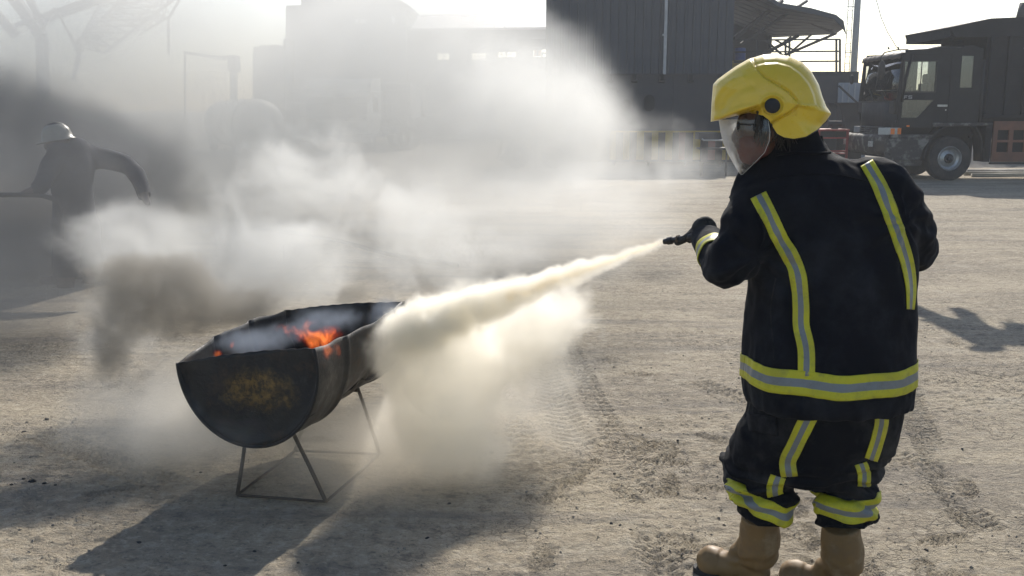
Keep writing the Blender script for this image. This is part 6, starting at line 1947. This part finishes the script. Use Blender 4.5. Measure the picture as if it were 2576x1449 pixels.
smoke('drum_fume', 'blue grey fume hanging inside the drum mouth', (-1.5, 3.85, .45), (-.30, 4.95, .98), .018,
      [px_blob(640, 860, 4.3, 200, 60, .3, 1.1), px_blob(820, 810, 4.5, 190, 60, .25, 1.1), px_blob(980, 800, 4.55, 60, 90, .16, 2.0)],
      smoke_mat('blue grey fume', (.40, .45, .53), 1.0, .2), nscale=6, detail=6, rough=.62, warp=.12, wscale=4, erode=1.1, gain=8, seed=31, cap=10, ridge=.5)
# dark smoke round the worker
smoke('dark_smoke', 'dark sooty smoke behind and beside the hard hat worker', (-8.4, 7.6, -.1), (-1.2, 14.5, 4.4), .085,
      [px_blob(330, 450, 10.5, 290, 240, 1.6, 1.15), px_blob(60, 330, 11.0, 420, 280, 1.8, 1.0), px_blob(40, 640, 9.8, 380, 360, 1.5, 1.1), px_blob(250, 640, 10, 330, 300, 1.4, .9)],
      M_SD, nscale=.8, detail=7, rough=.6, warp=.7, wscale=.7, erode=.95, gain=3.4, seed=42, ridge=.4)
smoke('near_dark_smoke', 'thin dark smoke low at the left edge of the picture', (-5.0, 5.2, -.05), (-.9, 8.6, 2.6), .055,
      [px_blob(60, 740, 7.0, 420, 400, 1.1, 1.3), px_blob(40, 380, 7.2, 330, 260, .9, .9), px_blob(290, 470, 7.4, 260, 260, .8, .9)],
      M_SD, nscale=1.0, detail=7, rough=.6, warp=.6, wscale=.9, erode=.85, gain=1.7, seed=47, ridge=.4)
# the broad drifting plume
smoke('drifting_smoke', 'broad pale smoke drifting over the yard and hiding the vehicles', (-12, 9.2, -.1), (6.6, 23, 7.4), .12,
      [px_blob(600, 250, 14.5, 1100, 480, 5, 1.1), px_blob(200, 130, 14.5, 800, 480, 5, 1.2), px_blob(1150, 240, 15, 600, 400, 4.5, 1.05), px_blob(1350, 340, 15, 340, 220, 3.6, 1.0), px_blob(800, 480, 13, 900, 260, 3.5, .9), px_blob(900, 60, 15, 420, 260, 3.5, .8)],
      M_SG, nscale=.55, detail=9, rough=.62, warp=1.5, wscale=.45, erode=.95, gain=.82, seed=55, ridge=.45)
smoke('smoke_wisps', 'ragged smoke wisps drifting in front of the machinery house', (-1.6, 8.6, -.05), (6.4, 14.6, 3.4), .065,
      [px_blob(1330, 330, 11.5, 330, 260, 1.7, 1.0), px_blob(1480, 370, 11.5, 300, 180, 1.5, .9), px_blob(1740, 370, 11.5, 200, 130, 1.3, .55), px_blob(1420, 210, 12, 230, 180, 1.1, .8), px_blob(1250, 200, 12, 260, 220, 1.2, .7), px_blob(1700, 440, 11, 300, 100, 1.2, .65)],
      M_SW, nscale=1.0, detail=9, rough=.66, warp=.9, wscale=.8, erode=1.35, gain=1.25, seed=61, ridge=.55)
smoke('low_smoke', 'thin low smoke over the ground between drum and firefighter', (-2.6, 5.0, -.05), (3.6, 11, 2.0), .065,
      [px_blob(1100, 540, 7.5, 650, 270, 1.8, 1.0), px_blob(1500, 590, 7.4, 430, 220, 1.5, .95), px_blob(1600, 470, 9, 430, 150, 1.5, .8)],
      M_SW, nscale=.9, detail=8, rough=.62, warp=.7, wscale=.8, erode=.9, gain=.95, seed=71, ridge=.5)

# ------------------------------------------------------------------ flames in the drum
fm = bpy.data.materials.new('flame'); fm.use_nodes = True
t = fm.node_tree; t.nodes.clear(); nt = NT(t)
out_ = nt.n('ShaderNodeOutputMaterial')
at = nt.n('ShaderNodeAttribute'); at.attribute_name = 'density'
cr = nt.n('ShaderNodeValToRGB'); e = cr.color_ramp.elements
e[0].position = 0.0; e[0].color = (.50, .025, .003, 1); e[1].position = 1.0; e[1].color = (1, .24, .05, 1)
x_ = cr.color_ramp.elements.new(.45); x_.color = (1.0, .10, .015, 1)
nt.put(cr.inputs[0], nt.mul(at.outputs['Fac'], .5))
em = nt.n('ShaderNodeEmission'); nt.put(em.inputs[0], cr.outputs[0]); nt.put(em.inputs[1], nt.mul(at.outputs['Fac'], 3.6))
nt.put(out_.inputs['Volume'], em.outputs[0])
def flames(name, label, lo, hi, vox, blobs, **k):
    o = smoke(name, label, lo, hi, vox, blobs, fm, **k); o['category'] = 'fire'; return o
flames('flames', 'orange flames licking up in the middle of the drum', (-1.15, 4.0, .42), (-.45, 4.6, .86), .0065,
       [px_blob(790, 845, 4.22, 105, 48, .14, 1.15), px_blob(720, 840, 4.25, 50, 24, .08, .9), px_blob(780, 812, 4.28, 22, 22, .05, 1.0)], nscale=9, detail=4, rough=.6, warp=.14, wscale=8, erode=1.9, gain=5, stretch=(1, 1, .5), seed=2, ridge=.8)
flames('flames', 'small orange flame spilling over the near right rim of the drum', (-.86, 3.65, .50), (-.60, 3.9, .76), .005,
       [px_blob(822, 882, 3.78, 22, 30, .05, 1.2), px_blob(848, 882, 3.78, 16, 30, .04, 1.1)], nscale=15, detail=3, rough=.5, warp=.06, wscale=14, erode=1.5, gain=7, stretch=(1, 1, .4), seed=8, ridge=.7)
flames('flames', 'small flame at the left corner of the drum', (-1.36, 3.95, .5), (-1.1, 4.25, .72), .006,
       [px_blob(550, 890, 4.05, 16, 22, .05, 1.3), px_blob(585, 870, 4.1, 10, 16, .04, .9)], nscale=18, detail=3, rough=.5, warp=.05, wscale=14, erode=1.2, gain=5, stretch=(1, 1, .4), seed=15, ridge=.6)
# ------------------------------------------------------------------ added unseen sheet overhead, cut to cast the ragged shadow at right
SHP = [(2270, 757), (2313, 769), (2346, 786), (2376, 798), (2413, 806), (2388, 777), (2426, 777), (2455, 794), (2492, 821), (2521, 831), (2528, 819), (2509, 811), (2538, 813), (2542, 802), (2551, 813), (2620, 817),
       (2700, 850), (2640, 880), (2555, 875), (2526, 873), (2532, 886), (2497, 894), (2446, 890), (2434, 877), (2455, 869), (2396, 844), (2346, 819), (2296, 807), (2330, 806), (2290, 790)]
tv = []
for i, (u, v) in enumerate(SHP):
    g = G(u, v); z = 3.35 + .05 * math.sin(i * 1.7)
    tv.append(g + SUN_DIR * (z / SUN_DIR.z))
tc_ = sum(tv, Vector()) / len(tv)
shadow_sheet = empty('shadow_casting_sheet', tc_, 0, 'added unseen ragged sheet overhead, shaped to cast the torn shadow on the dirt at right', 'shadow caster')
mb = MB(); n = len(tv); tv2 = [p - tc_ for p in tv]
mb.add(tv2, [tuple(range(n))])
o = mb.build('sheet', M_NAVY2, shadow_sheet)
bm = bmesh.new(); bm.from_mesh(o.data); bmesh.ops.triangulate(bm, faces=bm.faces); bm.to_mesh(o.data); bm.free()
s_ = o.modifiers.new('t', 'SOLIDIFY'); s_.thickness = .006
for k in (15, 16, 17):  # ropes and pole are made up to carry the added sheet
    mb = MB(); mb.tube([tv2[k], (tv2[k] + Vector((6 - tc_.x + 2.2, 14 - tc_.y, .7))) / 2 + Vector((0, 0, -.15)), Vector((8.2 - tc_.x, 14 - tc_.y, 4.4 - tc_.z))], .008, 5)
    mb.build('stay_rope', M_BLACKP, shadow_sheet)
mb = MB(); mb.tube([(8.2 - tc_.x, 14 - tc_.y, -tc_.z), (8.2 - tc_.x, 14 - tc_.y, 4.5 - tc_.z)], .05, 10); mb.build('pole', M_DARKST, shadow_sheet)
